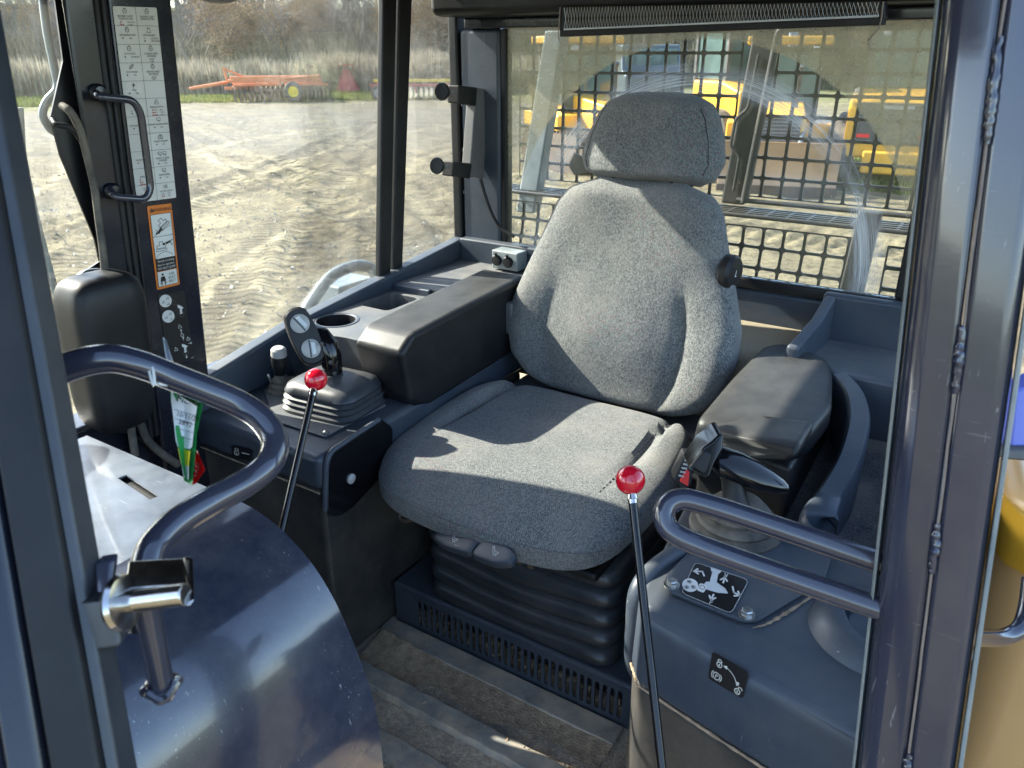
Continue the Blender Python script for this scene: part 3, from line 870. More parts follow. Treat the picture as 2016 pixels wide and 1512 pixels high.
# --- beside the frame: added plate blocking sun from the near console; door's cross rail
MB().prism([V(-1.362, 0.672, 1.32), V(-1.362, 0.658, 1.20), V(-1.362, 0.645, 1.10), V(-1.362, 0.638, 0.98), V(-1.362, 0.625, 0.90), V(-1.362, 0.565, 0.92), V(-1.362, 0.51, 1.06), V(-1.362, 0.14, 1.12), V(-1.362, 0.14, 1.32)], (-0.02, 0, 0)).build('added_sun_plate', 'navy_dark', cab, 0.006)
MB().tube([V(-1.33, -0.30, 0.86), V(-1.33, 0.42, 0.86), V(-1.350, 0.46, 0.86), V(-1.374, 0.48, 0.86)], 0.02, 14).build('door_cross_rail', 'navy_dark', cab)
MB().bx(-1.40, -1.33, 0.02, 0.10, 0.3, 1.32).build('front_corner_post', 'navy_dark', cab, 0.01)
# --- interior trim under the rear window: ledge
lg = MB().bx(-0.98, -0.30, 1.60, 1.834, 0.30, 0.600).build('rear_ledge', 'ledge', cab, 0.03, 4)
MB().bx(-0.98, -0.30, 1.50, 1.62, 0.05, 0.42).build('rear_kick_panel', 'slate_dusty', cab, 0.02)

# --- door posts -----------------------------------------------------
def post_axis(u0, v0, u1, v1, y0, y1):
    return P(u0, v0, y=y0), P(u1, v1, y=y1)


sa, sb = P(1990, -90, y=0.715), P(1770, 1640, y=0.60)
sa, sb = up_to(sb, sa, 1.498), up_to(sa, sb, -0.05)
def post_section(poly, name, mat, bev):
    a = [sa + V(x, y, 0) for x, y in poly]; b = [sb + V(x, y, 0) for x, y in poly]
    return MB().loft([b, a]).build(name, mat, dp, bev, 4)


dp = thing('door_post', 'thick glossy navy door post with a lumpy weld seam', 'post', tuple(sb))
post_section([(-0.002, 0.0), (-0.030, 0.007), (-0.041, 0.018), (-0.044, 0.060), (-0.002, 0.060)], 'post_tube', 'navy', 0.006)
post_section([(0.0005, 0.001), (0.030, 0.0), (0.036, 0.008), (0.038, 0.060), (0.0005, 0.060)], 'post_tube', 'navy', 0.005)
post_section([(0.0385, 0.004), (0.0420, 0.002), (0.043, 0.055), (0.0385, 0.055)], 'edge_trim', 'outer_grey', 0.001)
post_section([(-0.0445, 0.018), (-0.0475, 0.024), (-0.0475, 0.050), (-0.0445, 0.054)], 'rubber_seal', 'outer_grey', 0.002)
ax = sb - sa
seam = [sa + ax * (k / 60) + V(random.uniform(-0.0004, 0.0004), -0.0005, 0) for k in range(61)]
MB().tube(seam, 0.0011, 8).build('weld_seam', 'sealant', dp)
for (u, v, l) in ((1972, 180, 0.075), (1890, 685, 0.055), (1843, 1015, 0.045), (1806, 1385, 0.035)):
    pc = P(u, v, y=0.70)
    t = (pc.z - sa.z) / ax.z
    c = sa + ax * t
    n_ = 22; rr, pp = [], []
    for k in range(n_ + 1):
        s_ = k / n_
        pp.append(c + ax.normalized() * (s_ - 0.5) * l + V(random.uniform(-0.0008, 0.0008), -0.001, 0))
        rr.append(0.0038 * (0.55 + 0.45 * math.sin(math.pi * s_)) * random.uniform(0.75, 1.2) if 0 < k < n_ else 0.002)
    MB().tube(pp, rr, 10).build('weld_bead', 'navy', dp)

# near front post at the frame's edge
qa, qb = P(-95, 0, d=0.50), P(220, 1800, d=0.45)
qa, qb = up_to(qb, qa, 1.50), up_to(qa, qb, 0.20)
fp = thing('door_front_post', 'blurred dark navy front door post beside the chrome latch', 'post', tuple(qb))
ex = RIGHT.copy(); ey = Vector((FWD.x, FWD.y, 0)).normalized()
def fsec(poly, name, mat, bev):
    a = [qa + ex * x + ey * y for x, y in poly]; b = [qb + ex * x + ey * y for x, y in poly]
    return MB().loft([b, a]).build(name, mat, fp, bev, 4)
fsec([(-0.002, 0.014), (-0.027, 0.006), (-0.029, 0.05), (-0.002, 0.05)], 'seal_channel', 'black', 0.003)
fsec([(-0.030, 0.004), (-0.047, -0.004), (-0.051, 0.05), (-0.030, 0.05)], 'post_tube', 'navy_dark', 0.004)
fsec([(-0.052, -0.002), (-0.105, -0.016), (-0.125, 0.06), (-0.052, 0.06)], 'post_tube', 'navy', 0.006)
fsec([(-0.002, 0.020), (0.004, 0.024), (0.004, 0.045), (-0.002, 0.05)], 'rubber_seal', 'rubber', 0.002)

# ================================================================== DASH HOUSING
dash = thing('dash_housing', 'rounded navy sheet-metal dash housing with a slot in its sunlit top', 'housing', (-0.8, 0.3, 0))
prof = [(-1.13, 0.30), (-1.13, 0.652), (-0.78, 0.654), (-0.735, 0.649), (-0.691, 0.634), (-0.648, 0.606), (-0.615, 0.566), (-0.589, 0.514), (-0.570, 0.46), (-0.556, 0.402), (-0.552, 0.298), (-0.55, 0.0)]
pf = [V(x, 0, z) for x, z in prof]
pf = pf[:2] + spline(pf[2:], 8)
outer = [V(p.x, 0.54, p.z) for p in pf] + [V(-1.13, 0.54, 0.0)]
shell = MB()
front = [V(p.x, -0.30, p.z) for p in outer]
no = len(outer)
# top plate gets a real slot, so split the shell: curved skin, end caps, flat top
skin_i = list(range(2, no - 1))
vs, fs = [], []
for i in skin_i:
    vs += [outer[i], front[i]]
for k in range(len(skin_i) - 1):
    fs.append((2 * k, 2 * k + 1, 2 * k + 3, 2 * k + 2))
shell.add(vs, fs)
shell.add(outer, [tuple(range(no))])
shell.add([outer[0], outer[1], front[1], front[0]], [(0, 1, 2, 3)])
s0, s1 = P(240, 938, z=0.653), P(304, 980, z=0.653)
dd = (s1 - s0).normalized(); nn = V(-dd.y, dd.x, 0)
slot = [s0 - nn * 0.006, s1 - nn * 0.006, s1 + nn * 0.006, s0 + nn * 0.006]
top_o = [outer[1], outer[2], front[2], front[1]]
tz = 0.653
tp = [V(p.x, p.y, tz) for p in top_o]
tp[1].z = tp[2].z = 0.653
MB().holed(tp, [[V(p.x, p.y, tz) for p in slot]], (0, 0, -0.003)).build('top_plate', 'navy_worn_glare', dash, smooth=False)
for i in (0, 1): pass
shell.build('shell', 'navy_drum', dash, sharp=30)
MB().bx(s0.x - 0.03, s1.x + 0.03, min(s0.y, s1.y) - 0.03, max(s0.y, s1.y) + 0.03, 0.60, 0.645).build('slot_liner', 'black', dash)
# rod welded to the drum below the latch
w0, w1 = P(318, 1350, d=0.535), P(285, 1165, d=0.505)
MB().tube([w0, w1], 0.0085, 20).build('welded_pin', 'navy', dash)
rr = [w0 + V(0.011 * math.cos(a), 0.011 * math.sin(a), 0.003 * math.sin(3 * a)) for a in (2 * math.pi * k / 40 for k in range(40))]
MB().tube(rr, [0.0032 * random.uniform(0.8, 1.25) for _ in rr], 8, closed=True).build('weld_ring', 'navy', dash)

# ================================================================== LATCH AND BUMPER ON THE FRONT POST
la = thing('door_latch_striker', 'worn chrome door latch striker with a short round bar', 'latch', tuple(P(240, 1180, d=0.50)))
b0 = P(243, 1186, d=0.488); b1 = P(366, 1170, d=0.482)
MB().tube([b0, b1], 0.0072, 20).build('striker_bar', 'chrome', la, 0.001)
MB().lathe(b0 - (b1 - b0).normalized() * 0.004, (b1 - b0), [(0.0, 0), (0.017, 0.0), (0.0185, 0.003), (0.017, 0.006), (0.0085, 0.008)], 28).build('flange', 'chrome', la)
q1, q2, q3, q4 = P(252, 1103, d=0.515), P(360, 1097, d=0.51), P(368, 1150, d=0.487), P(243, 1160, d=0.492)
MB().prism([q1, q2, q3, q4], (0, 0.002, -0.004)).build('striker_plate', 'chrome', la, 0.0015)
MB().prism([P(360, 1097, d=0.51), P(372, 1104, d=0.505), P(374, 1185, d=0.482), P(366, 1196, d=0.480)], (0.001, 0.003, 0)).build('striker_ear', 'chrome', la, 0.001)
bs = thing('rubber_bump_stop', 'square black rubber bump stop clipped beside the chrome latch', 'bump stop', tuple(P(190, 1240, d=0.49)))
MB().prism([P(152, 1186, d=0.485), P(222, 1176, d=0.485), P(238, 1276, d=0.485), P(168, 1288, d=0.485)], ey * 0.018).build('rubber_block', 'rubber', bs, 0.003)
MB().prism([P(184, 1110, d=0.50), P(222, 1104, d=0.50), P(214, 1168, d=0.49), P(188, 1172, d=0.49)], ey * 0.010).build('bracket', 'navy', bs, 0.002)
MB().prism([P(150, 1176, d=0.488), P(240, 1166, d=0.488), P(240, 1182, d=0.484), P(152, 1190, d=0.484)], ey * 0.02).build('clip', 'black', bs, 0.001)

# ================================================================== LOOP GRAB HANDLE ON THE LEFT
gh = thing('loop_grab_handle', 'bent navy tube grab handle arching over the dash housing', 'grab handle', tuple(P(285, 1110, d=0.55)))
path = [P(60, 772, d=0.60), P(120, 728, d=0.60), P(205, 706, d=0.61), P(270, 716, d=0.62), P(340, 742, d=0.635), P(420, 773, d=0.65), P(475, 797, d=0.66), P(516, 826, d=0.66), P(541, 868, d=0.655), P(530, 912, d=0.64), P(488, 948, d=0.625), P(420, 985, d=0.60), P(355, 1025, d=0.58), P(315, 1062, d=0.565), P(295, 1095, d=0.555), P(288, 1150, d=0.548), P(286, 1240, d=0.545)]
MB().tube(spline(path, 6), 0.0117, 24).build('tube', 'navy', gh)

# hanging inspection tag
tg = thing('inspection_tag', 'white and green inspection tag with red tail strung on the loop handle', 'tag', tuple(P(370, 950, d=0.65)))
TD = 0.668
def tagpt(u, v, bow=0.0): return P(u, v, d=TD + bow)
strip = [((333, 748), (347, 770)), ((337, 790), (400, 796)), ((346, 850), (388, 850)), ((356, 905), (384, 905)), ((362, 946), (378, 955))]
cols = []
def rib_strip(name, mat, rows, lift):
    vs, fs = [], []
    for (l, r_) in rows:
        for k in range(5):
            t = k / 4
            vs.append(P(l[0] + (r_[0] - l[0]) * t, l[1] + (r_[1] - l[1]) * t, d=TD - lift + 0.010 * math.sin(math.pi * t)))
    n_ = 5
    for i in range(len(rows) - 1):
        for k in range(4): fs.append((i * n_ + k, i * n_ + k + 1, (i + 1) * n_ + k + 1, (i + 1) * n_ + k))
    o = MB().add(vs, fs).build(name, mat, tg)
    return o
rib_strip('green_border', 'green_ink', strip, 0)
rib_strip('upper_curl', 'paper', [((321, 664), (326, 668)), ((324, 690), (338, 702)), ((330, 720), (345, 724)), ((333, 746), (347, 752))], 0.002)
rib_strip('white_panel', 'paper', [((337, 770), (352, 778)), ((337, 790), (388, 800)), ((341, 820), (384, 828)), ((346, 868), (378, 880)), ((350, 880), (374, 884))], 0.0015)
rib_strip('yellow_panel', 'tag_yellow', [((350, 882), (375, 888)), ((356, 912), (371, 918))], 0.002)
rib_strip('lower_white', 'paper', [((355, 904), (372, 906)), ((362, 940), (371, 945))], 0.0012)
rib_strip('red_tail', 'tag_red', [((384, 896), (388, 886)), ((384, 925), (404, 925)), ((378, 955), (386, 952))], -0.002)
ln_ = MB()
for (a, b) in (((343, 806), (384, 818)), ((345, 824), (382, 836)), ((347, 842), (380, 852)), ((349, 858), (378, 866))):
    pts = [P(a[0] + (b[0] - a[0]) * k / 6, a[1] + (b[1] - a[1]) * k / 6, d=TD - 0.0022 + 0.010 * math.sin(math.pi * k / 6)) for k in range(7)]
    ln_.tube(pts, 0.00022, 4)
ln_.build('ruled_line', 'ink_grey', tg)
def tag_text(body, u, v, size, rot, mat='ink'):
    vs, fs, w = text_polys(body); ca, sa_ = math.cos(rot), math.sin(rot)
    q_ = []
    for a, b in vs:
        x, y = a * size, -b * size
        uu, vv = u + x * ca - y * sa_, v + x * sa_ + y * ca
        t = min(1, max(0, (uu - 338) / 48))
        q_.append(P(uu, vv, d=TD - 0.0034 + 0.010 * math.sin(math.pi * t)))
    MB().add(q_, fs).build('lettering', mat, tg, smooth=False)
tag_text('10/11/23', 346, 818, 13, 0.28); tag_text('3892', 350, 834, 14, 0.28); tag_text('MENT', 346, 790, 20, 0.22)
tag_text('OUT', 386, 940, 14, -1.2)
loop = [P(300 + 17 * math.cos(a) * 0.55, 728 + 33 * math.sin(a), d=0.628 - 0.016 * math.cos(a)) for a in (2 * math.pi * k / 30 for k in range(30))]
st = MB().tube([P(291 + 4 * math.sin(2 * math.pi * k / 30) + 12 * (0.5 - 0.5 * math.cos(2 * math.pi * k / 30)), 727 + 31 * -math.cos(2 * math.pi * k / 30), d=0.612 + 0.013 * (1 - abs(math.sin(math.pi * k / 30)))) for k in range(30)], 0.0011, 6, closed=True)
st.tube(spline([P(300, 752, d=0.62), P(318, 757, d=0.615), P(335, 762, d=0.64), P(340, 772, d=0.662)], 5), 0.0011, 6)
st.build('string', 'white', tg)
# ================================================================== OPERATOR SEAT
SX = -0.69
seat = thing('operator_seat', 'grey fabric operator seat with tall backrest and separate headrest', 'seat', (SX, 1.25, 0.11))


def cushion(a, b, c):
    x = SX - 0.013 + a * 0.288 * (1 - 0.06 * max(0, b))
    y = 1.215 + b * 0.262
    z = 0.418 + c * (0.062 if c > 0 else 0.048)
    front = max(0, -b)
    y -= 0.030 * (1 - a * a) * front * (0.6 + 0.4 * c)
    if c < 0: y += 0.075 * front * (-c); x += (SX - 0.013 - x) * 0.05 * (-c)
    if c > 0:
        z -= 0.030 * sm(0.45, 1.0, front) ** 1.3
        z -= 0.010 * (1 - a * a) * sm(-0.6, 0.3, b)
        mask = sm(-0.55, 0.55, b)
        g = math.exp(-((abs(a) - 0.715) / 0.030) ** 2)
        z -= 0.020 * g * mask * c
        z += 0.016 * sm(0.72, 0.82, abs(a)) * mask * c
        z += 0.010 * b
    return V(x, y, z)


cu = superbox(1, 1, 1, 4.2, 34, cushion).build('seat_cushion', 'fabric', seat)
def stitch(fn, pts, name, parent, step=0.0065, r_=0.0009):
    q_ = [fn(*p) for p in pts]; mb = MB(); acc = 0.0
    for a, b in zip(q_, q_[1:]):
        l_ = (b - a).length
        if int(acc / step) % 2 == 0: mb.tube([a, b], r_, 5)
        acc += l_
    o_ = mb.build(name, 'stitch', parent); o_['kind'] = 'stuff'
    return o_
M['stitch'] = pbr('dark_thread', (0.03, 0.032, 0.035), 0.8, var=0.2)
def top_c(a, b): return max(0.02, 1 - abs(a) ** 4.2 - abs(b) ** 4.2) ** (1 / 4.2)
for sg in (-1, 1):
    stitch(cushion, [(0.69 * sg, -0.45 + 1.35 * k / 160, top_c(0.69, -0.45 + 1.35 * k / 160)) for k in range(161)], 'stitching', cu)
def fr_b(a, c): return -max(0.02, 1 - abs(a) ** 4.2 - abs(c) ** 4.2) ** (1 / 4.2)
MB().tube([cushion(-0.97 + 1.94 * k / 90, fr_b(-0.97 + 1.94 * k / 90, -0.35), -0.35) for k in range(91)], 0.0017, 6).build('piping', 'stitch', cu)
MB().bx(SX - 0.215, SX + 0.23, 1.00, 1.44, 0.342, 0.362).build('seat_pan', 'black', seat, 0.008)
mb = MB()
for k in range(9):
    x = -0.80 + k * 0.026
    mb.bx(x, x + 0.012, 0.985, 1.03, 0.336, 0.350)
mb.build('slide_rack', 'iron', seat)
hk = [P(800, 1000, y=1.0), P(790, 1008, y=0.99), P(788, 1020, y=0.985), P(800, 1026, y=0.985), P(812, 1022, y=0.99)]
MB().tube(spline(hk, 4), 0.004, 8).build('pan_hook', 'iron', seat)


def w_at(z):      # half width of the backrest and its centre drift
    zs = [0.44, 0.475, 0.525, 0.585, 0.65, 0.725, 0.82, 0.88, 0.915, 0.938]
    wl = [0.150, 0.218, 0.264, 0.282, 0.274, 0.252, 0.222, 0.200, 0.170, 0.110]
    wr = [0.180, 0.240, 0.272, 0.286, 0.284, 0.258, 0.222, 0.202, 0.176, 0.115]
    return np.interp(z, zs, wl), np.interp(z, zs, wr)


def back_y(z): return 1.475 + 0.22 * (z - 0.45)


rings = []
NZ, NT = 56, 96
for k in range(NZ + 1):
    t = k / NZ
    z = 0.436 + (0.944 - 0.436) * t
    wl, wr = w_at(z)
    endr = min(1, math.sin(min(t, 1 - t) / 0.07 * math.pi / 2) if min(t, 1 - t) < 0.07 else 1)
    th = 0.055 * max(0.05, endr) ** 0.8
    ring = []
    for i in range(NT):
        w = 2 * math.pi * i / NT
        ca, sa_ = math.cos(w), math.sin(w)
        ex_ = 2 / 3.2
        a = math.copysign(abs(ca) ** ex_, ca); b = math.copysign(abs(sa_) ** (2 / 2.4), sa_)
        x = -0.697 + a * (wr if a > 0 else wl) * (0.93 + 0.07 * endr)
        y = back_y(z) + 0.055 + b * th
        if b < 0:
            low = sm(0.86 if a < 0 else 0.78, 0.62, z)
            mid = sm(0.42, 0.52, z)
            y -= (0.030 if a < 0 else 0.030) * sm(0.55, 0.95, abs(a)) * low * mid                              # side bolsters come forward
            y += (0.014 if a > 0 else 0.004) * math.exp(-((abs(a) - 0.60) / 0.040) ** 2) * sm(0.76, 0.66, z) * mid   # crease beside them
            y -= 0.014 * math.exp(-((z - 0.60) / 0.10) ** 2) * (1 - sm(0.2, 0.6, abs(a)))       # lumbar swell
            y += 0.012 * (1 - sm(0.0, 0.9, abs(a))) * sm(0.7, 0.85, z)
        ring.append(V(x, y, z))
    rings.append(ring)
bk = MB().loft(rings).build('backrest', 'fabric', seat, sharp=80)
# headrest
rings = []
for k in range(41):
    t = k / 40
    z = 0.938 + (1.124 - 0.938) * t
    zs = [0.938, 0.953, 0.983, 1.03, 1.075, 1.10, 1.118, 1.124]
    ws = [0.125, 0.156, 0.170, 0.160, 0.142, 0.123, 0.086, 0.040]
    wd = np.interp(z, zs, ws)
    endr = math.sin(min(t, 1 - t) / 0.14 * math.pi / 2) if min(t, 1 - t) < 0.14 else 1
    th = 0.046 * max(0.05, endr) ** 0.7
    ring = []
    for i in range(72):
        w = 2 * math.pi * i / 72
        ca, sa_ = math.cos(w), math.sin(w)
        a = math.copysign(abs(ca) ** (2 / 3.0), ca); b = math.copysign(abs(sa_) ** (2 / 2.5), sa_)
        x = -0.688 + a * wd
        y = back_y(z) + 0.055 + b * th + 0.02 * a * a
        zz = z
        if t < 0.25: zz -= 0.010 * (a * a - 0.5) * (1 - t / 0.25) * (1.0 if a > 0 else 0.4)
        ring.append(V(x, y, zz))
    rings.append(ring)
hr = MB().loft(rings).build('headrest', 'fabric', seat, sharp=80)
# headrest seams
for sg in (-1, 1):
    pts = []
    for k in range(24):
        z = 0.962 + (1.095 - 0.962) * k / 23
        wd = np.interp(z, zs, ws)
        a = 0.86 * sg
        b = -(1 - abs(0.86) ** 3.0) ** (1 / 2.5)
        pts.append(V(-0.688 + a * wd, back_y(z) + 0.055 + b * 0.046 + 0.02 * a * a - 0.0006, z))
    MB().tube(pts, 0.0009, 6).build('seam', 'black', hr)
for x in (-0.76, -0.62):
    MB().tube([V(x, back_y(0.92) + 0.05, 0.90), V(x, back_y(0.96) + 0.05, 0.965)], 0.006, 12).build('headrest_post', 'black', seat)
# reclining knob on the far side of the back
kp = P(1436, 537, y=1.60)
kb = MB().lathe(kp - V(0.012, 0, 0), (1, -0.15, 0), [(0.0, 0), (0.034, 0), (0.040, 0.006), (0.040, 0.020), (0.034, 0.027), (0, 0.029)], 30).build('recline_knob', 'black', seat)
# bellows suspension
rings = []
FX0, FX1, FY0, FY1 = -0.868, -0.452, 1.052, 1.40
folds = 5
for k in range(folds * 10 + 1):
    t = k / (folds * 10)
    z = 0.108 + 0.232 * t
    ph = (k % 10) / 10
    out = 0.026 * abs(math.sin(math.pi * (k / 10))) ** 0.42 - 0.012
    x0, x1, y0, y1 = FX0 - out, FX1 + out, FY0 - out, FY1 + out
    sq = [(x0, y0), (x1, y0), (x1, y1), (x0, y1)]
    ring = fillet([(x, y, 0) for x, y in sq], 0.04, 5, True)
    rr = []
    for p in ring:
        sag = 0.010 * math.sin((p.x - FX0) / (FX1 - FX0) * math.pi) * math.sin(math.pi * t)
        p2 = V(p.x, p.y, z - sag)
        # skirts: sides subdivided along the front by the loft below
        rr.append(p2)
    # insert points along the straight runs
    full = []
    for i, p in enumerate(rr):
        full.append(p); q_ = rr[(i + 1) % len(rr)]
        if (q_ - p).length > 0.1:
            for m in range(1, 12):
                s_ = m / 12; pp = p.lerp(q_, s_)
                pp.z -= 0.014 * math.sin(math.pi * s_) * math.sin(math.pi * t) + 0.0015 * math.sin(9 * s_ + k * 0.3)
                full.append(pp)
    rings.append(full)
MB().loft(rings).build('suspension_bellows', 'rubber', seat, sharp=60)
# adjusting levers under the cushion
l0, l1, l2 = P(858, 1054, y=0.940), P(938, 1080, y=0.925), P(1014, 1106, y=0.915)
for (a, b, nm) in ((l0, l1, 0), (l1 + (l2 - l1) * 0.02, l2, 1)):
    ctr = (a + b) / 2; dx = (b - a)
    hl = dx.length / 2; e = dx.normalized(); up = V(0, 0, 1); fw = e.cross(up).normalized(); up = fw.cross(e) * -1
    upv = V(0, -0.35, 0.94).normalized()
    fwv = e.cross(upv).normalized()
    def lev(p, q_, r_, ctr=ctr, e=e, upv=upv, fwv=fwv, hl=hl, nm=nm):
        tip = p if nm else -p
        return ctr + e * p * hl + upv * (r_ * 0.011) + fwv * q_ * (0.020 - 0.008 * sm(0.2, 1.0, tip))
    lv = superbox(1, 1, 1, 5, 14, lev).build('adjusting_lever', 'slate', seat)
    # white pictogram: a little seat outline
    n3 = upv * 0.0118
    def g(px_, py_): return ctr + e * (px_ * 0.018) - fwv * (py_ * 0.018) * (1 if fwv.y > 0 else -1) + n3
    ic = MB()
    for (p, q_) in (((-0.5, -0.45), (0.0, 0.25)), ((0.0, 0.25), (0.55, 0.2)), ((0.55, 0.2), (0.55, 0.0)), ((0.55, 0.0), (0.08, 0.02)), ((0.08, 0.02), (-0.35, -0.5)), ((-0.35, -0.5), (-0.5, -0.45))):
        ic.tube([g(*p), g(*q_)], 0.0006, 5)
    for dx_ in (0.15, 0.4): ic.tube([g(dx_, 0.42), g(dx_ + 0.08, 0.42)], 0.001, 5)
    ic.build('pictogram', 'white', lv)
# seat riser with slotted front
rs = thing('seat_riser', 'slate steel seat riser with a row of vertical vent slots', 'riser', (SX, 1.2, 0))
slots = []
NS = 31
for k in range(NS):
    xc = -0.905 + (0.905 - 0.415) * k / (NS - 1); w = 0.0052
    z0, z1 = 0.016, 0.084
    pts = [V(xc + w * math.cos(a), 1.04, (z1 - w if math.sin(a) > 0 else z0 + w) + w * math.sin(a)) for a in (2 * math.pi * (j + 0.5) / 10 for j in range(10))]
    slots.append(pts)
MB().holed([V(-0.975, 1.04, 0.0), V(-0.388, 1.04, 0.0), V(-0.388, 1.04, 0.100), V(-0.975, 1.04, 0.100)], slots, (0, 0.004, 0)).build('slotted_front', 'slate', rs, smooth=False)
MB().tube([V(-0.975, 1.048, 0.098), V(-0.388, 1.048, 0.098)], 0.0085, 16).build('rolled_edge', 'slate', rs)
MB().bx(-0.975, -0.388, 1.048, 1.45, 0.096, 0.106).build('top_plate', 'slate', rs)
MB().bx(-0.975, -0.388, 1.10, 1.11, 0.0, 0.095).build('back_plate', 'panel_dark', rs)
mb = MB()
for k in range(160):
    c = V(random.uniform(-0.92, -0.4), random.uniform(1.05, 1.095), 0.0); r_ = random.uniform(0.004, 0.011); c.z = r_ * 0.6 + random.random() * 0.02
    q_ = [c + V(random.uniform(-1, 1), random.uniform(-1, 1), random.uniform(-1, 1)).normalized() * r_ for _ in range(5)]
    mb.add(q_, [(0, 1, 2), (0, 3, 1), (1, 3, 2), (0, 2, 4), (0, 4, 3), (2, 3, 4)])
o = mb.build('trapped_dirt', 'soil', rs, smooth=False); o['kind'] = 'stuff'

# ================================================================== FAR SIDE CONSOLE
con = thing('far_side_console', 'long slate plastic side console under the far windows with cup holder', 'console', (-1.17, 1.3, 0))
MB().prism([V(-0.985, 0.868, 0), V(-0.985, 1.60, 0), V(-1.355, 1.60, 0), V(-1.355, 0.868, 0)], (0, 0, 0.428)).build('lower_panel', 'panel_dark', con, 0.012)
MB().prism([V(-0.978, 0.862, 0.431), V(-0.978, 1.60, 0.431), V(-1.356, 1.60, 0.431), V(-1.356, 0.862, 0.431)], (0, 0, 0.074)).build('top_moulding', 'slate', con, 0.014, 4)
# raised outer ledge, climbing to the rear
lp = [V(-1.365, 0.86, 0.506), V(-1.365, 0.86, 0.572), V(-1.365, 1.14, 0.626), V(-1.365, 1.50, 0.664), V(-1.365, 1.83, 0.700), V(-1.365, 1.83, 0.506)]
MB().prism(lp, (0.040, 0, 0)).build('outer_ledge', 'slate', con, 0.008, 4)
# block with cup holder and bin
cc = P(660, 630, z=0.622); CR = 0.046
cup = [V(cc.x + 0.002 + CR * math.cos(2 * math.pi * k / 40), cc.y + CR * math.sin(2 * math.pi * k / 40), 0.622) for k in range(40)]
bin_ = fillet([V(-1.308, 1.345, 0.622), V(-1.215, 1.345, 0.622), V(-1.215, 1.470, 0.622), V(-1.308, 1.470, 0.622)], 0.018, 5, True)
tray_in = fillet([V(-1.318, 1.512, 0.622), V(-1.02, 1.512, 0.622), V(-1.02, 1.535, 0.622), V(-1.318, 1.535, 0.622)], 0.006, 3, True)
blk = [V(-1.325, 1.125, 0.622), V(-1.235, 1.125, 0.622), V(-1.19, 1.145, 0.622), V(-1.165, 1.15, 0.622), V(-0.99, 1.15, 0.622), V(-0.99, 1.50, 0.622), V(-1.325, 1.50, 0.622)]
MB().holed(blk, [cup, bin_], (0, 0, -0.116)).build('cup_holder_block', 'slate_dusty', con, 0.006, 3)
MB().lathe((cc.x + 0.002, cc.y, 0.6225), (0, 0, 1), [(CR + 0.000, -0.004), (CR + 0.004, 0.001), (CR + 0.009, 0.001), (CR + 0.010, -0.003)], 40, False).build('cup_holder_rim', 'slate', con)
MB().lathe((cc.x + 0.002, cc.y, 0.55), (0, 0, -1), [(CR - 0.001, -0.071), (CR - 0.003, 0.02), (CR - 0.006, 0.026), (0.0, 0.026)], 40, False).build('cup_holder_well', 'black', con)
MB().bx(-1.312, -1.211, 1.341, 1.474, 0.530, 0.545).build('bin_floor', 'black', con)
# rear tray: floor, rims
MB().bx(-1.326, -0.955, 1.505, 1.83, 0.560, 0.640).build('tray_floor', 'slate_dusty', con, 0.006)
MB().prism([V(-1.326, 1.80, 0.60), V(-0.95, 1.80, 0.60), V(-0.95, 1.834, 0.60), V(-1.326, 1.834, 0.60)], (0, 0, 0.104)).build('tray_back_rim', 'slate', con, 0.006)
MB().bx(-1.326, -1.20, 1.49, 1.506, 0.60, 0.640).build('tray_front_rim', 'slate', con, 0.004)
# recessed black access panel with a white knob on the console's inner face
ap = [P(u, v, x=-0.9775) for u, v in ((640, 905), (648, 885), (700, 852), (745, 822), (770, 840), (770, 905), (745, 940), (690, 1000), (664, 1016), (643, 1012))]
MB().prism(fillet(ap, 0.012, 4, True), (0.005, 0, 0)).build('access_panel', 'black_gloss', con, 0.002)
kc = P(690, 942, x=-0.972)
MB().lathe(kc, (1, 0, 0), [(0.0105, 0), (0.0105, 0.004), (0.008, 0.006), (0.0, 0.0065)], 20).build('panel_knob', 'button', con)
rim = [P(u, v, x=-0.9735) for u, v in ((640, 1005), (642, 915), (650, 890), (700, 856), (746, 826))]
MB().tube(fillet(rim, 0.012, 4), 0.0055, 10).build('panel_rim', 'slate', con)
# small print on the console front
# base plate of the joystick with screws
pt = [P(u, v, z=0.5075) for u, v in ((520, 770), (540, 830), (640, 862), (760, 800), (735, 760), (600, 730))]
bp = MB().prism(pt, (0, 0, 0.003)).build('joystick_plate', 'slate_dusty', con, 0.002)
for (u, v) in ((642, 853), (752, 790), (575, 745)):
    MB().lathe(P(u, v, z=0.511), (0, 0, 1), [(0.006, 0), (0.006, 0.004), (0.003, 0.006), (0, 0.006)], 12).build('screw', 'zinc', con)

sm_ = [V(-0.981, 0.860, 0.430).lerp(V(-1.35, 0.860, 0.430), k / 30) for k in range(31)]
MB().tube(sm_, [0.0014 * random.uniform(0.5, 1.4) for _ in sm_], 6).build('caked_dirt', 'soil', con)
# armrest on the far console
prof = [(1.106, 0.636), (1.150, 0.668), (1.30, 0.676), (1.60, 0.690), (1.60, 0.50), (1.20, 0.486), (1.150, 0.500), (1.128, 0.520), (1.112, 0.618)]
fa = MB().prism([V(-1.105, y, z) for y, z in prof], (0.133, 0, 0)).build('armrest', 'black_soft', con, 0.014, 5)
fa['label'] = 'padded black vinyl armrest, sunlit on top'

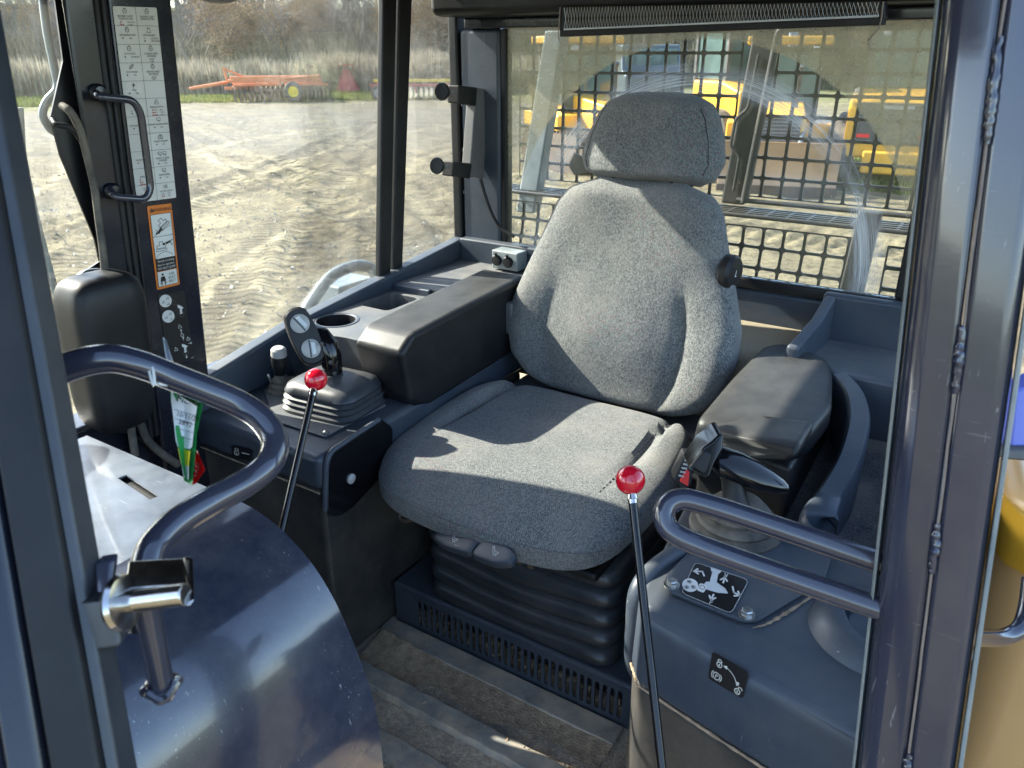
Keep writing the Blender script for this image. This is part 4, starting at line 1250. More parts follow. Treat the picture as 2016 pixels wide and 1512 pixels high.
# power outlet block in the far tray
po = thing('power_outlet_block', 'small grey power outlet block with two round black caps', 'outlet', tuple(P(1000, 520, z=0.645)))
ob0, ob1 = P(968, 527, z=0.645), P(1040, 540, z=0.645)
e = (ob1 - ob0); e.z = 0; e.normalize(); nb = V(-e.y, e.x, 0)
bl = [ob0, ob0 + e * 0.088, ob0 + e * 0.088 + nb * 0.05, ob0 + nb * 0.05]
MB().prism(bl, (0, 0, 0.052)).build('housing', 'outer_grey', po, 0.004)
for k in (0.020, 0.058):
    c = ob0 + e * k + V(0, 0, 0.025) - nb * 0.001
    MB().lathe(c, -nb, [(0.0155, 0), (0.0155, 0.006), (0.013, 0.009), (0.0, 0.010)], 22).build('socket_cap', 'black', po)
    MB().tube([c - nb * 0.006 + V(0, 0, 0.012), c - nb * 0.007 + V(0, 0, 0.021)], 0.004, 8).build('cap_tab', 'black', po)

# ================================================================== BLADE JOYSTICK
js = thing('blade_joystick', 'black blade joystick with two round thumb switches and rubber boot', 'joystick', tuple(P(665, 790, z=0.512)))
bc = V(-1.115, 1.045, 0.0)
rings = []
layers = [(0.512, 0.094), (0.518, 0.096), (0.524, 0.090), (0.530, 0.094), (0.536, 0.088), (0.542, 0.092), (0.547, 0.086), (0.553, 0.090), (0.566, 0.084), (0.573, 0.070), (0.578, 0.045), (0.582, 0.028)]
for z, h in layers:
    sq = [(-h, -h * 0.80), (h, -h * 0.80), (h, h * 0.80), (-h, h * 0.80)]
    rot_ = Matrix.Rotation(R(6), 3, 'Z')
    cen = bc + V(0, 0.006 * (z - 0.51) / 0.07, 0)
    rings.append([cen + rot_ @ V(p.x, p.y, 0) + V(0, 0, z) for p in fillet([(x, y, 0) for x, y in sq], h * 0.45, 6, True)])
MB().loft(rings).build('rubber_boot', 'rubber', js, sharp=50)
st0, st1, st2 = P(668, 735, y=1.05), P(655, 690, y=1.05), P(636, 650, y=1.05)
sec = []
for (u, v, w, d_) in ((652, 752, 0.019, 0.020), (655, 728, 0.021, 0.022), (652, 700, 0.022, 0.023), (643, 672, 0.021, 0.020), (630, 650, 0.017, 0.015), (618, 640, 0.010, 0.010)):
    c = P(u, v, y=1.055)
    sec.append([c + RIGHT * math.cos(a) * w + ey * math.sin(a) * d_ for a in (2 * math.pi * k / 20 for k in range(20))])
MB().loft(sec).build('grip', 'black_gloss', js)
for (u, v) in ((634, 677), (651, 713), (659, 735)):
    MB().lathe(P(u, v, y=1.030), -ey, [(0.0045, 0), (0.0045, 0.003), (0, 0.004)], 12).build('screw', 'machine_black', js)
# switch pod: tall rounded plate facing the seat
pod_n = (CAM - P(595, 665, y=1.02)).normalized() * 0.9 + V(0.25, 0.0, 0.1); pod_n.normalize()
pu = (V(0, 0, 1) - pod_n * pod_n.z).normalized(); pr_ = pu.cross(pod_n)
pod_c = P(600, 662, y=1.020)
tilt = Matrix.Rotation(R(14), 3, pod_n)
pu = tilt @ pu; pr_ = tilt @ pr_
out = []
for k in range(48):
    a = 2 * math.pi * k / 48
    w = 0.029; h = 0.033
    out.append(pr_ * math.copysign(abs(math.cos(a)) ** 0.9, math.cos(a)) * w + pu * (math.sin(a) * w + math.copysign(h, math.sin(a)) * min(1, abs(math.sin(a)) * 1.6)))
pod = MB().loft([[pod_c - pod_n * 0.018 + p * 0.86 for p in out], [pod_c - pod_n * 0.012 + p for p in out], [pod_c + pod_n * 0.004 + p for p in out], [pod_c + pod_n * 0.008 + p * 0.93 for p in out]]).build('switch_pod', 'black', js)
for sgn in (1, -1):
    c = pod_c + pu * 0.0275 * sgn + pod_n * 0.008
    MB().lathe(c, pod_n, [(0.0195, 0), (0.0195, 0.003), (0.0175, 0.0045), (0, 0.0048)], 30).build('thumb_switch', 'button', js)
    mbk = MB()
    rk = Matrix.Rotation(R(20 if sgn > 0 else -15), 3, pod_n)
    a_, b_ = rk @ pr_, rk @ pu
    mbk.prism([c + pod_n * 0.0045 + a_ * x + b_ * y for x, y in ((0.0, -0.014), (0.009, -0.012), (0.009, 0.012), (0.0, 0.014))], pod_n * 0.0035)
    mbk.build('rocker', 'silver_ink', js, 0.001)
    MB().prism([c + pod_n * 0.0044 + a_ * x + b_ * y for x, y in ((-0.0035, -0.018), (-0.001, -0.018), (-0.001, 0.018), (-0.0035, 0.018))], pod_n * 0.0008).build('rocker_gap', 'ink', js)

# small lever and toggle ahead of the joystick
sl = thing('small_dial_lever', 'short black hand lever with grey tip beside the blade joystick', 'lever', tuple(P(555, 772, z=0.51)))
c0 = P(556, 768, z=0.51)
MB().lathe(c0, (0, 0, 1), [(0.034, 0), (0.034, 0.006), (0.026, 0.010), (0.027, 0.016), (0.020, 0.021), (0.021, 0.027), (0.013, 0.033), (0.012, 0.04)], 26).build('ribbed_boot', 'rubber_dirty', sl)
tp0 = c0 + V(0, 0, 0.038); tp1 = P(548, 684, y=c0.y - 0.004)
e = (tp1 - tp0)
MB().tube([tp0 + e * t for t in (0, 0.18, 0.35, 0.5, 0.66, 0.70)], [0.012, 0.013, 0.017, 0.018, 0.0165, 0.0165], 20).build('handle', 'black', sl)
MB().tube([tp0 + e * t for t in (0.70, 0.72, 0.93, 1.0)], [0.0170, 0.0175, 0.0165, 0.011], 20).build('grey_tip', 'button', sl, 0.002)
tw = thing('toggle_switch', 'tiny metal toggle switch on the far console in front of the hand lever', 'switch', tuple(P(535, 760, z=0.508)))
t0 = P(536, 764, z=0.508)
MB().lathe(t0, (0, 0, 1), [(0.009, 0), (0.009, 0.005), (0.006, 0.006), (0.006, 0.012), (0.004, 0.012)], 12).build('collar', 'zinc', tw)
MB().tube([t0 + V(0, 0, 0.010), t0 + V(-0.004, -0.002, 0.030), t0 + V(-0.005, -0.003, 0.034)], [0.0025, 0.0045, 0.0035], 10).build('bat_handle', 'zinc', tw)

# ================================================================== RED BALL LEVERS
def ball_lever(name, label, k, r, foot, collar):
    t = thing(name, label, 'lever', tuple(foot), 'red ball control levers')
    k = Vector(k); foot = Vector(foot); e = (foot - k).normalized()
    MB().ball(k, r, 32, 20).build('ball_knob', 'red_knob', t)
    MB().tube([k + e * r * 0.9, k + e * (r * 1.25), k + e * (r * 1.28), k + e * (r * 1.55)], [0.006, 0.0075, 0.0062, 0.0062], 18).build('collar', 'chrome', t)
    MB().tube([k + e * (r * 1.5), foot], 0.0058, 16).build('rod', 'black_gloss', t)
    MB().lathe(foot - e * 0.0, -e, [(0.016, 0), (0.016, 0.008), (0.009, 0.018), (0.006, 0.02)], 18).build('foot_boot', 'rubber', t)


kR = P(1241, 945, d=1.0); kR2 = P(1303, 1512, d=0.93)
eR = kR2 - kR
ball_lever('red_ball_lever', 'red ball lever on black rod in front of the seat cushion', kR, 0.0195, kR + eR * ((0.01 - kR.z) / eR.z), 0)
kL = P(622, 747, d=1.22); kL2 = P(552, 1056, d=1.13)
eL = kL2 - kL
ball_lever('red_ball_lever', 'red ball lever before the ribbed joystick boot, beside the loop handle', kL, 0.0182, kL + eL * ((0.01 - kL.z) / eL.z), 0)

# ================================================================== NEAR SIDE CONSOLE
nc = thing('near_side_console', 'slate moulded side console next to the door post, with bolted control plate', 'console', (-0.18, 1.1, 0))
ZP = 0.50
top = [P(u, v, z=ZP) for u, v in ((1262, 1165), (1276, 1205), (1440, 1300), (1700, 1448))]
tb = [V(0.03, top[3].y, ZP), V(0.03, 1.10, ZP), V(-0.345, 1.10, ZP)]
topo = [top[0], top[1], top[2], top[3]] + tb
body = []
def drop(p, z, out): return V(p.x, p.y - out, z)
r0 = [p.copy() for p in topo]
r1 = [drop(p, ZP - 0.012, 0.010 if i < 4 else 0) for i, p in enumerate(topo)]
r2 = [drop(p, ZP - 0.115, 0.018 if i < 4 else 0) for i, p in enumerate(topo)]
MB().loft([r2, r1, r0]).build('upper_moulding', 'slate', nc, 0.012, 4)
r3 = [drop(p, ZP - 0.119, 0.014 if i < 4 else 0) for i, p in enumerate(topo)]
r4 = [drop(p, 0.0, 0.0 if i < 4 else 0) for i, p in enumerate(topo)]
MB().loft([r4, r3]).build('lower_panel', 'panel_dark', nc, 0.012)
# seat-side rolled shoulder
sh = [P(1380, 1062, z=0.505), P(1300, 1110, z=0.50), P(1258, 1160, z=0.485), P(1250, 1230, z=0.43), P(1248, 1300, z=0.36), P(1262, 1330, z=0.33)]
MB().tube(spline(sh, 6), 0.014, 14).build('rolled_shoulder', 'slate', nc)
# bolted plate
pl = [P(u, v, z=ZP + 0.003) for u, v in ((1392, 1052), (1306, 1142), (1314, 1168), (1462, 1228), (1492, 1227), (1622, 1150), (1640, 1095))]
plate = MB().prism(fillet(pl, 0.010, 4, True), (0, 0, 0.005)).build('control_plate', 'slate', nc, 0.0015)
for (u, v) in ((1322, 1152), (1470, 1211), (1370, 1087), (1512, 1138)):
    c = P(u, v, z=ZP + 0.008)
    big = v > 1140
    b_ = MB().lathe(c, (0, 0, 1), [(0.0115, 0), (0.0115, 0.0018), (0.0085, 0.0022)] if big else [(0.007, 0), (0.007, 0.006), (0.004, 0.0065)], 24).build('bolt', 'zinc', plate)
    if big:
        MB().lathe(c + V(0, 0, 0.002), (0, 0, 1), [(0.0082, 0), (0.0082, 0.006), (0.0066, 0.0075), (0, 0.0075)], 6).build('bolt_head', 'zinc', plate, smooth=False)
# dirt caked along the plate's edge and in the moulding's lower seam
ed = [P(u, v, z=ZP + 0.002) for u, v in ((1482, 1236), (1510, 1228), (1545, 1208), (1580, 1186), (1618, 1160))]
ed = spline(ed, 8)
MB().tube(ed, [0.0045 * random.uniform(0.4, 1.2) * math.sin(math.pi * (0.06 + 0.9 * k / len(ed))) for k in range(len(ed))], 8, flat=0.35).build('caked_dirt', 'soil', nc)
sm_ = []
for p, q_ in zip(r3[:3], r3[1:4]): sm_ += [p.lerp(q_, k / 14) + V(0, -0.0035, 0.002) for k in range(14)]
MB().tube(sm_, [0.0018 * random.uniform(0.5, 1.4) for _ in sm_], 6).build('caked_dirt', 'soil', nc)
# bulged cover beside the door post
bc_ = P(1700, 1225, z=0.51)
MB().lathe(V(bc_.x + 0.015, bc_.y, 0.40), (0.15, 0.05, 1), [(0.115, 0), (0.108, 0.06), (0.092, 0.10), (0.075, 0.115), (0.058, 0.118), (0.05, 0.10), (0.0, 0.10)], 40).build('bulged_cover', 'slate', nc, 0.004)
# carpeted bay and arched moulding behind the joystick
MB().prism([V(-0.20, 1.02, 0.44), V(0.035, 1.02, 0.44), V(0.035, 1.60, 0.47), V(-0.20, 1.60, 0.47)], (0, 0, 0.012)).build('carpet_panel', 'carpet', nc)
MB().prism([V(-0.36, 1.08, 0.05), V(-0.04, 1.08, 0.05), V(-0.04, 1.62, 0.05), V(-0.36, 1.62, 0.05)], (0, 0, 0.395)).build('rear_body', 'panel_dark', nc, 0.02)
arch = [P(u, v, z=z) for u, v, z in ((1652, 742, 0.60), (1680, 775, 0.595), (1690, 830, 0.585), (1672, 905, 0.565), (1640, 965, 0.545), (1615, 1012, 0.53), (1612, 1050, 0.50))]
sp_ = spline(arch, 8)
rg = []
for i, p in enumerate(sp_):
    t = (sp_[min(i + 1, len(sp_) - 1)] - sp_[max(i - 1, 0)]).normalized()
    sd = t.cross(V(0, 0, 1)).normalized(); w = 0.020 if i < 30 else 0.020 + 0.014 * sm(30, len(sp_), i)
    rg.append([p + sd * w * -1, p + sd * w * -0.7 + V(0, 0, 0.008), p + sd * w * 0.7 + V(0, 0, 0.008), p + sd * w, p + sd * w * 1.1 - V(0, 0, 0.11), p - sd * w * 1.0 - V(0, 0, 0.11)])
MB().loft(rg).build('arched_moulding', 'slate', nc, sharp=50)
MB().prism([P(1652, 735, z=0.585), P(1790, 757, z=0.585), P(1790, 785, z=0.57), P(1690, 772, z=0.57)], (0, 0, -0.02)).build('cross_moulding', 'slate', nc, 0.006)

# near armrest
ZA = 0.612
plan = [P(u, v, z=ZA) for u, v in ((1368, 826), (1440, 742), (1503, 678), (1545, 671), (1628, 702), (1642, 722), (1640, 800), (1600, 850), (1572, 862), (1470, 850))]
plan = fillet(plan, 0.02, 4, True)
low = [p + V(0, 0.004, -0.02) for p in plan]
cen = sum(plan, V(0, 0, 0)) / len(plan)
dome = [cen + (p - cen) * 0.80 + V(0, 0, 0.006) for p in plan]
na_ = MB().loft([[cen + (p - cen) * 0.985 - V(0, 0.0, 0.052) for p in plan], [p - V(0, 0.004, 0.042) for p in plan], [p - V(0, 0.002, 0.012) for p in plan], [cen + (p - cen) * 0.975 for p in plan], dome]).build('armrest', 'black_soft', nc, sharp=70, sub=1)
fr = [P(u, v, z=0.60) for u, v in ((1370, 832), (1395, 850), (1475, 870), (1570, 872))]
# drop-down front body under the pad
fb_ = [P(1366, 846, y=1.20), P(1390, 840, y=1.18), P(1480, 862, y=1.15), P(1578, 872, y=1.16), P(1570, 905, y=1.15), P(1545, 912, y=1.14), P(1440, 905, y=1.14), P(1368, 920, y=1.17), P(1352, 950, y=1.19)]
MB().prism(fb_, (0, 0.10, 0)).build('front_cover', 'black_soft', na_, 0.012, 4)
MB().prism([V(-0.37, 1.22, 0.40), V(-0.20, 1.18, 0.40), V(-0.20, 1.60, 0.40), V(-0.37, 1.60, 0.40)], (0, 0, 0.17)).build('support', 'black', na_, 0.01)

# seat belt buckle
sbk = thing('seat_belt_buckle', 'black seat belt buckle with red release between seat and armrest', 'buckle', tuple(P(1345, 950, d=1.28)))
bb = [P(u, v, d=1.27) for u, v in ((1326, 945), (1348, 897), (1366, 900), (1362, 955), (1345, 968))]
MB().prism(bb, ey * 0.03).build('body', 'black', sbk, 0.003)
MB().prism([P(u, v, d=1.266) for u, v in ((1338, 948), (1352, 925), (1358, 930), (1355, 958))], ey * 0.004).build('release_button', 'tag_red', sbk, 0.001)
mb = MB()
for k in range(5):
    mb.prism([P(u, v, d=1.265) for u, v in ((1336 + k * 3.0, 938 - k * 7.5), (1346 + k * 3.0, 940 - k * 7.5), (1347 + k * 3.0, 937 - k * 7.5), (1337 + k * 3.0, 935 - k * 7.5))], ey * 0.002)
mb.build('slot_ridges', 'button', sbk)

# ================================================================== TRAVEL JOYSTICK (T-grip)
tj = thing('travel_joystick', 'glossy black T-shaped travel joystick rising from a dusty round boot', 'joystick', tuple(P(1450, 1030, z=0.50)))
JY = 1.03
jc = P(1448, 1035, z=0.512)
MB().lathe(jc, (0, 0, 1), [(0.070, -0.01), (0.073, 0.0), (0.070, 0.006), (0.060, 0.009), (0.063, 0.014), (0.060, 0.020), (0.050, 0.023), (0.052, 0.029), (0.046, 0.036), (0.036, 0.039), (0.037, 0.045), (0.026, 0.050)], 36).build('round_boot', 'rubber_dirty', tj)
jd = 1.13
MB().tube([P(1450, 1005, d=jd), P(1446, 975, d=jd), P(1444, 945, d=jd), P(1440, 925, d=jd)], [0.022, 0.018, 0.0175, 0.02], 22).build('stem', 'black', tj)
# right-hand cone of the grip
cn = []
for (u, v, w, h) in ((1398, 900, 0.010, 0.012), (1410, 906, 0.022, 0.021), (1432, 912, 0.024, 0.022), (1460, 922, 0.023, 0.023), (1490, 935, 0.021, 0.0215), (1520, 947, 0.015, 0.016), (1542, 956, 0.009, 0.010), (1551, 961, 0.005, 0.006)):
    c = P(u, v, d=jd - 0.01)
    cn.append([c + (UP * math.cos(a) * h + ey * math.sin(a) * w) for a in (2 * math.pi * k / 22 for k in range(22))])
MB().loft(cn).build('grip_cone', 'black_gloss', tj)
# left-hand angular hood with a fin
hd_ = [P(u, v, d=jd - 0.03) for u, v in ((1356, 926), (1384, 882), (1402, 870), (1416, 856), (1425, 857), (1424, 884), (1408, 912), (1398, 938), (1388, 943))]
MB().prism(hd_, ey * 0.045).build('grip_hood', 'black_gloss', tj, 0.006, 3)
MB().prism([P(u, v, d=jd - 0.035) for u, v in ((1362, 918), (1386, 888), (1402, 896), (1392, 930), (1384, 934))], ey * 0.01).build('thumb_button', 'black', tj, 0.003)

# ================================================================== U-SHAPED GRAB BAR ON THE DOOR POST
ub = thing('hairpin_grab_bar', 'navy hairpin grab bar reaching from the door post over the near console', 'grab bar', tuple(P(1735, 1150, d=0.72)))
pth = [P(1790, 1128, d=0.71), P(1600, 1062, d=0.74), P(1470, 1018, d=0.76), P(1395, 994, d=0.77), P(1348, 983, d=0.775), P(1320, 990, d=0.775), P(1308, 1012, d=0.773), P(1316, 1040, d=0.77), P(1350, 1062, d=0.765), P(1400, 1082, d=0.76), P(1500, 1118, d=0.742), P(1600, 1153, d=0.725), P(1780, 1215, d=0.695)]
MB().tube(spline(pth, 7), 0.0113, 24).build('tube', 'navy', ub)

# ================================================================== REAR TRAY BEHIND THE NEAR ARMREST
rt = thing('rear_storage_tray', 'open slate storage tray with raised walls below the rear window', 'tray', (-0.15, 1.7, 0.5))
MB().bx(-0.285, 0.035, 1.585, 1.825, 0.46, 0.592).build('floor', 'slate_dusty', rt, 0.004)
MB().bx(-0.30, 0.036, 1.800, 1.829, 0.50, 0.700).build('back_wall', 'slate', rt, 0.010, 4)
MB().prism([V(-0.318, 1.572, 0.47), V(-0.318, 1.572, 0.640), V(-0.300, 1.70, 0.668), V(-0.295, 1.798, 0.698), V(-0.295, 1.798, 0.47)], (0.026, 0, 0)).build('side_wall', 'slate', rt, 0.008, 3)
MB().bx(-0.318, 0.036, 1.560, 1.586, 0.46, 0.606).build('front_wall', 'slate', rt, 0.008, 3)
ck = P(1606, 622, x=-0.318)
MB().tube(spline([ck + V(-0.001, 0, -0.015), ck + V(-0.007, 0, 0.0), ck + V(-0.007, 0.008, 0.018), ck + V(0, 0.014, 0.022)], 5), 0.003, 8).build('hook', 'black', rt)
for (u, v) in ((1622, 625), (1612, 640)):
    MB().lathe(P(u, v, x=-0.291), (1, 0, 0), [(0.006, 0), (0.006, 0.003), (0, 0.004)], 12).build('rivet', 'black', rt)
# ================================================================== PILLAR FITTINGS AND PRINTS
pg = thing('pillar_grab_handle', 'slim dark navy grab handle bolted to the far front pillar', 'grab handle', tuple(P(190, 185, x=-1.30)))
hp = [P(188, 182, x=-1.325), P(193, 190, x=-1.295), P(262, 197, x=-1.285), P(277, 222, x=-1.285), P(297, 372, x=-1.285), P(286, 393, x=-1.285), P(225, 388, x=-1.295), P(216, 372, x=-1.325)]
MB().tube(fillet(hp, 0.016, 5), 0.0066, 16).build('bar', 'navy', pg)
for (u, v) in ((190, 182), (219, 376)):
    MB().lathe(P(u, v, x=-1.329), (1, 0, 0), [(0.0145, 0), (0.0145, 0.008), (0.010, 0.014), (0, 0.015)], 18).build('mounting_boss', 'navy_dark', pg)

def pillar_sheet(px, w, h, lift=0.0012):
    return Sheet(*[P(u, v, x=-1.335 + lift) for u, v in px], w, h)

# switch placard
t = thing('switch_placard', 'long white placard of switch functions on the far front pillar', 'placard', tuple(P(300, 395, x=-1.333)))
S = pillar_sheet(((221, 12), (308, 15), (347, 389), (270, 399)), 80, 330)
S.rect('white', 0, 0, 80, 330, 0.0002, 3)
rows = 11; rh = 30
for k in range(1, rows): S.line('ink', [(0, k * rh), (80, k * rh)], 0.5)
S.line('ink', [(40, 0), (40, 330)], 0.5)
cells = [
    (('ENGINE START/', 'IGNITION ON'), 'eng', [('r', 'IGN ON'), ('rr', 'START')], ('ENGINE STOP/', 'IGNITION OFF'), 'eng', []),
    (('REVERSING FAN',), 'eng', [('k', 'ON')], ('HYD ENABLE',), 'can', [('o', 'LOCKED'), ('k', 'UNLOCKED')]),
    (('AUTO-IDLE',), 'eng', [('k', 'ENABLED')], ('ENGINE SPEED', 'INCREASE'), 'eng', ['book']),
    (('ECO-MODE',), 'leaf', [('k', 'ON')], ('ENGINE SPEED', 'DECREASE'), 'eng', ['book']),
    (('AUX',), 'bolt', [('k', 'ON')], (), '', []),
    (('DECEL',), '', [('o', ''), ('k', 'ON')], ('REVERSE RATIO',), 'doz', [('roo', '80%'), ('rro', '115%'), ('rrr', '130%')]),
    (('LEFT DOOR WIPER',), '', [('k', 'ON')], ('RIGHT DOOR WIPER',), 'wip', [('k', 'ON')]),
    ((), '', [], ('DOOR WASHER',), 'wsh', [('k', 'ON')]),
    (('FRONT WIPER',), '', [('r', 'ON')], ('FRONT & REAR', 'WASHER'), 'wip2', [('k', 'ON')]),
    (('SPEED SET',), '', [('r', ''), ('rr', ''), ('rrrr', '')], ('REAR WIPER',), 'wip', [('k', 'ON')]),
    ((), 'lamp', [('o', '')], ('WORK LIGHTS',), 'lamp', [('oo', 'OFF'), ('rr', 'ON')]),
]
def icon(kind, x, y):
    if kind == 'eng':
        S.ring('ink', x, y, 3.4, 0.7, n=12); S.line('ink', [(x - 2, y - 4.4), (x + 2, y - 4.4)], 0.8); S.line('ink', [(x - 1.6, y), (x + 1.6, y)], 0.7)
    elif kind == 'leaf':
        S.line('ink', [(x - 3.5, y + 3), (x - 3, y - 1), (x + 1, y - 4), (x + 4, y - 4), (x + 2, y + 1), (x - 3.5, y + 3), (x + 3, y - 3)], 0.7)
    elif kind == 'bolt':
        S.poly('ink', [(x + 1, y - 5), (x - 3, y + 0.5), (x - 0.3, y + 0.5), (x - 1.5, y + 5), (x + 3, y - 1.2), (x + 0.4, y - 1.2)], 0.0012)
    elif kind == 'can':
        S.line('ink', [(x - 2.6, y - 3), (x + 2.6, y - 3), (x + 2.6, y + 4), (x - 2.6, y + 4)], 0.7, closed=True); S.line('ink', [(x - 1, y - 5), (x - 1, y - 3)], 0.8)
    elif kind == 'doz':
        S.line('ink', [(x - 4, y + 3), (x + 3, y + 3), (x + 3, y), (x + 1, y), (x + 1, y - 4), (x - 2, y - 4), (x - 2, y), (x - 4, y)], 0.7, closed=True)
    elif kind in ('wip', 'wip2'):
        for ox in ((0,) if kind == 'wip' else (-5, 5)):
            S.line('ink', [(x - 3.5 + ox, y - 3), (x + 3.5 + ox, y - 3), (x + 3 + ox, y + 2), (x - 3 + ox, y + 2)], 0.6, closed=True); S.line('ink', [(x - 2 + ox, y), (x + 2 + ox, y + 4)], 0.7)
    elif kind == 'wsh':
        S.line('ink', [(x - 4, y + 4), (x - 4, y - 1), (x - 1, y - 4), (x - 1, y + 4)], 0.7, closed=True); S.line('ink', [(x + 1, y + 4), (x + 1, y - 4), (x + 4, y - 1), (x + 4, y + 4)], 0.7, closed=True)
    elif kind == 'lamp':
        S.ring('ink', x, y, 3, 0.7, a0=-90, a1=90, n=8); S.line('ink', [(x, y - 3), (x, y + 3)], 0.7)
        for k in (-2, 0, 2): S.line('ink', [(x - 5, y + k), (x - 1.5, y + k)], 0.6)
for k, (ta, ia, da, tb_, ib, db) in enumerate(cells):
    for ox, tt, ii, ds in ((20, ta, ia, da), (60, tb_, ib, db)):
        y = k * rh
        if ii: icon(ii, ox, y + 7)
        y += 15
        for s_ in tt:
            S.text('ink', s_, ox, y + 1.5, 4.3, squeeze=0.92); y += 4.2
        y += 1
        for d_ in ds:
            if d_ == 'book':
                S.line('ink', [(ox - 3.5, y - 1), (ox, y), (ox + 3.5, y - 1), (ox + 3.5, y + 3), (ox, y + 4), (ox - 3.5, y + 3)], 0.6, closed=True); S.line('ink', [(ox, y), (ox, y + 4)], 0.5); continue
            dots, s_ = d_
            for j, c_ in enumerate(dots):
                if c_ == 'o': S.ring('ink_grey', ox - 9 + j * 3.6, y, 1.1, 0.4, n=8)
                else: S.disc('red_ink' if c_ == 'r' else 'ink', ox - 9 + j * 3.6, y, 1.3, 0.0012, n=10)
            if s_: S.text('ink', s_, ox + 2 + max(0, len(dots) - 2) * 2.5, y + 1.3, 3.6, False)
            y += 4.3
S.finish(t, {'white': 'backing', ('ink', 0.0008): 'printing', 'ink': 'printing', 'red_ink': 'red_dots', ('ink', 0.0014): 'lettering', 'ink_grey': 'open_dots'})

# warning sticker
t = thing('warning_sticker', 'orange-bordered warning sticker about jumping, below the white placard', 'sticker', tuple(P(330, 570, x=-1.333)))
S = pillar_sheet(((289, 406), (337, 400), (354, 560), (309, 571)), 50, 168)
S.rect('orange_ink', 0, 0, 50, 168, 0.0002, 3)
S.text('ink', 'WARNING', 29, 12.5, 9.5, squeeze=0.86)
S.poly('ink', [(3.5, 13), (12.5, 13), (8, 4.5)], 0.0010); S.text('orange_ink', '!', 8, 12.2, 7, lift=0.0013)
S.rect('white', 4, 18, 46, 106, 0.0006); S.rect('ink', 4, 106, 46, 132, 0.0006); S.rect('white', 4, 133, 46, 163, 0.0006)
S.line('ink', [(4, 18), (46, 18), (46, 163), (4, 163)], 0.8, closed=True); S.line('ink', [(4, 62), (46, 62)], 0.8)
def cabpic(x, y, rot, s_):
    ca, sa_ = math.cos(R(rot)), math.sin(R(rot))
    f = lambda q_: [(x + (a * ca - b * sa_) * s_, y + (a * sa_ + b * ca) * s_) for a, b in q_]
    S.line('ink', f([(-10, 4), (-10, -2), (-4, -2), (-4, -10), (4, -10), (4, -2), (10, -2), (10, 4)]), 0.9, closed=True)
    S.line('ink', f([(-12, 6), (12, 6), (12, 10), (-12, 10)]), 0.9, closed=True)
cabpic(27, 36, -35, 0.95); S.line('ink', [(7, 60), (42, 42)], 0.8)
S.poly('ink', [(14, 54), (22, 44), (25, 46), (18, 57)], 0.0013); S.disc('ink', 13, 55, 2.2, 0.0013)
S.line('ink', [(20, 47), (26, 51)], 1.6); S.line('ink', [(16, 52), (12, 49)], 1.4)
cabpic(19, 82, 0, 0.9); S.ring('ink', 24, 114, 20, 0.8, a0=200, a1=325, n=14)
S.poly('ink', [(27, 76), (38, 73), (40, 76), (30, 80)], 0.0013); S.disc('ink', 25, 78, 2.2, 0.0013)
S.line('ink', [(38, 74), (42, 83)], 1.5); S.line('ink', [(36, 75), (44, 72)], 1.3)
for k, s_ in enumerate(('Avoid crushing', 'due to ejection.', 'DO NOT JUMP')): S.text('white', s_, 25, 113.5 + k * 7.6, 6.4, squeeze=0.9)
for k, s_ in enumerate(('USE', 'SEAT', 'BELT')): S.text('ink', s_, 34, 143 + k * 7.4, 7.2)
S.disc('ink', 15, 139, 2.4, 0.0013); S.poly('ink', [(11, 143), (19, 143), (21, 153), (9, 153)], 0.0013); S.line('ink', [(8, 157), (15, 151), (22, 157)], 1.0)
S.line('ink', [(12, 154), (11, 160)], 2.2); S.line('ink', [(18, 154), (19, 160)], 2.2)
S.finish(t, {'orange_ink': 'border', 'white': 'white_field', 'ink': 'printing'})

# joystick diagram
t = thing('joystick_diagram_sticker', 'black sticker of joystick pictograms low on the far front pillar', 'sticker', tuple(P(350, 710, x=-1.333)))
S = pillar_sheet(((310, 580), (362, 572), (382, 706), (332, 722)), 52, 140)
S.rect('ink', 0, 0, 52, 140, 0.0002, 3)
for (x, y) in ((13, 14), (14, 44)):
    S.disc('white', x, y, 12, 0.0006)
    for (a, b) in ((4, -5), (-5, 1), (4, 6)):
        S.line('ink_grey', [(x + a - 2.5, y + b + 2), (x + a + 2.5, y + b + 2), (x + a + 1.5, y + b - 2)], 0.8, closed=True)
def stick(x, y, k):
    S.poly('white', [(x - 2, y + 10), (x - 1, y), (x - 5, y - 4), (x - 4, y - 9), (x + 1, y - 6), (x + 7, y - 1), (x + 3, y + 1), (x + 3, y + 10)], 0.0008)
    S.ring('ink_grey', x + 1, y + 11, 5, 0.7, n=12)
stick(39, 34, 1); stick(36, 112, 1)
S.line('ink_grey', [(24, 9), (35, 26)], 0.5); S.line('ink_grey', [(24, 22), (35, 27)], 0.5); S.line('ink_grey', [(25, 38), (35, 32)], 0.5); S.line('ink_grey', [(24, 52), (36, 36)], 0.5)
for (x, y, dx, dy) in ((34, 78, 0, -1), (36, 93, 0, -1), (37, 130, 0, 1), (48, 106, 1, 0)):
    S.line('white', [(x - dx * 3, y - dy * 3), (x + dx * 3, y + dy * 3)], 1.0)
    S.poly('white', [(x + dx * 4.5, y + dy * 4.5), (x + dx * 1 + dy * 2.5, y + dy * 1 + dx * 2.5), (x + dx * 1 - dy * 2.5, y + dy * 1 - dx * 2.5)], 0.0012)
for (x, y) in ((33, 68), (35, 85), (46, 96), (19, 110)):
    S.line('white', [(x - 3, y + 3), (x + 3, y + 3), (x + 2, y - 1), (x, y - 1), (x - 1, y - 4), (x - 3, y)], 0.8, closed=True)
S.line('white', [(46, 137), (51, 135.5)], 0.8)
S.finish(t, {'ink': 'backing', 'white': 'pictograms', 'ink_grey': 'fine_lines'})

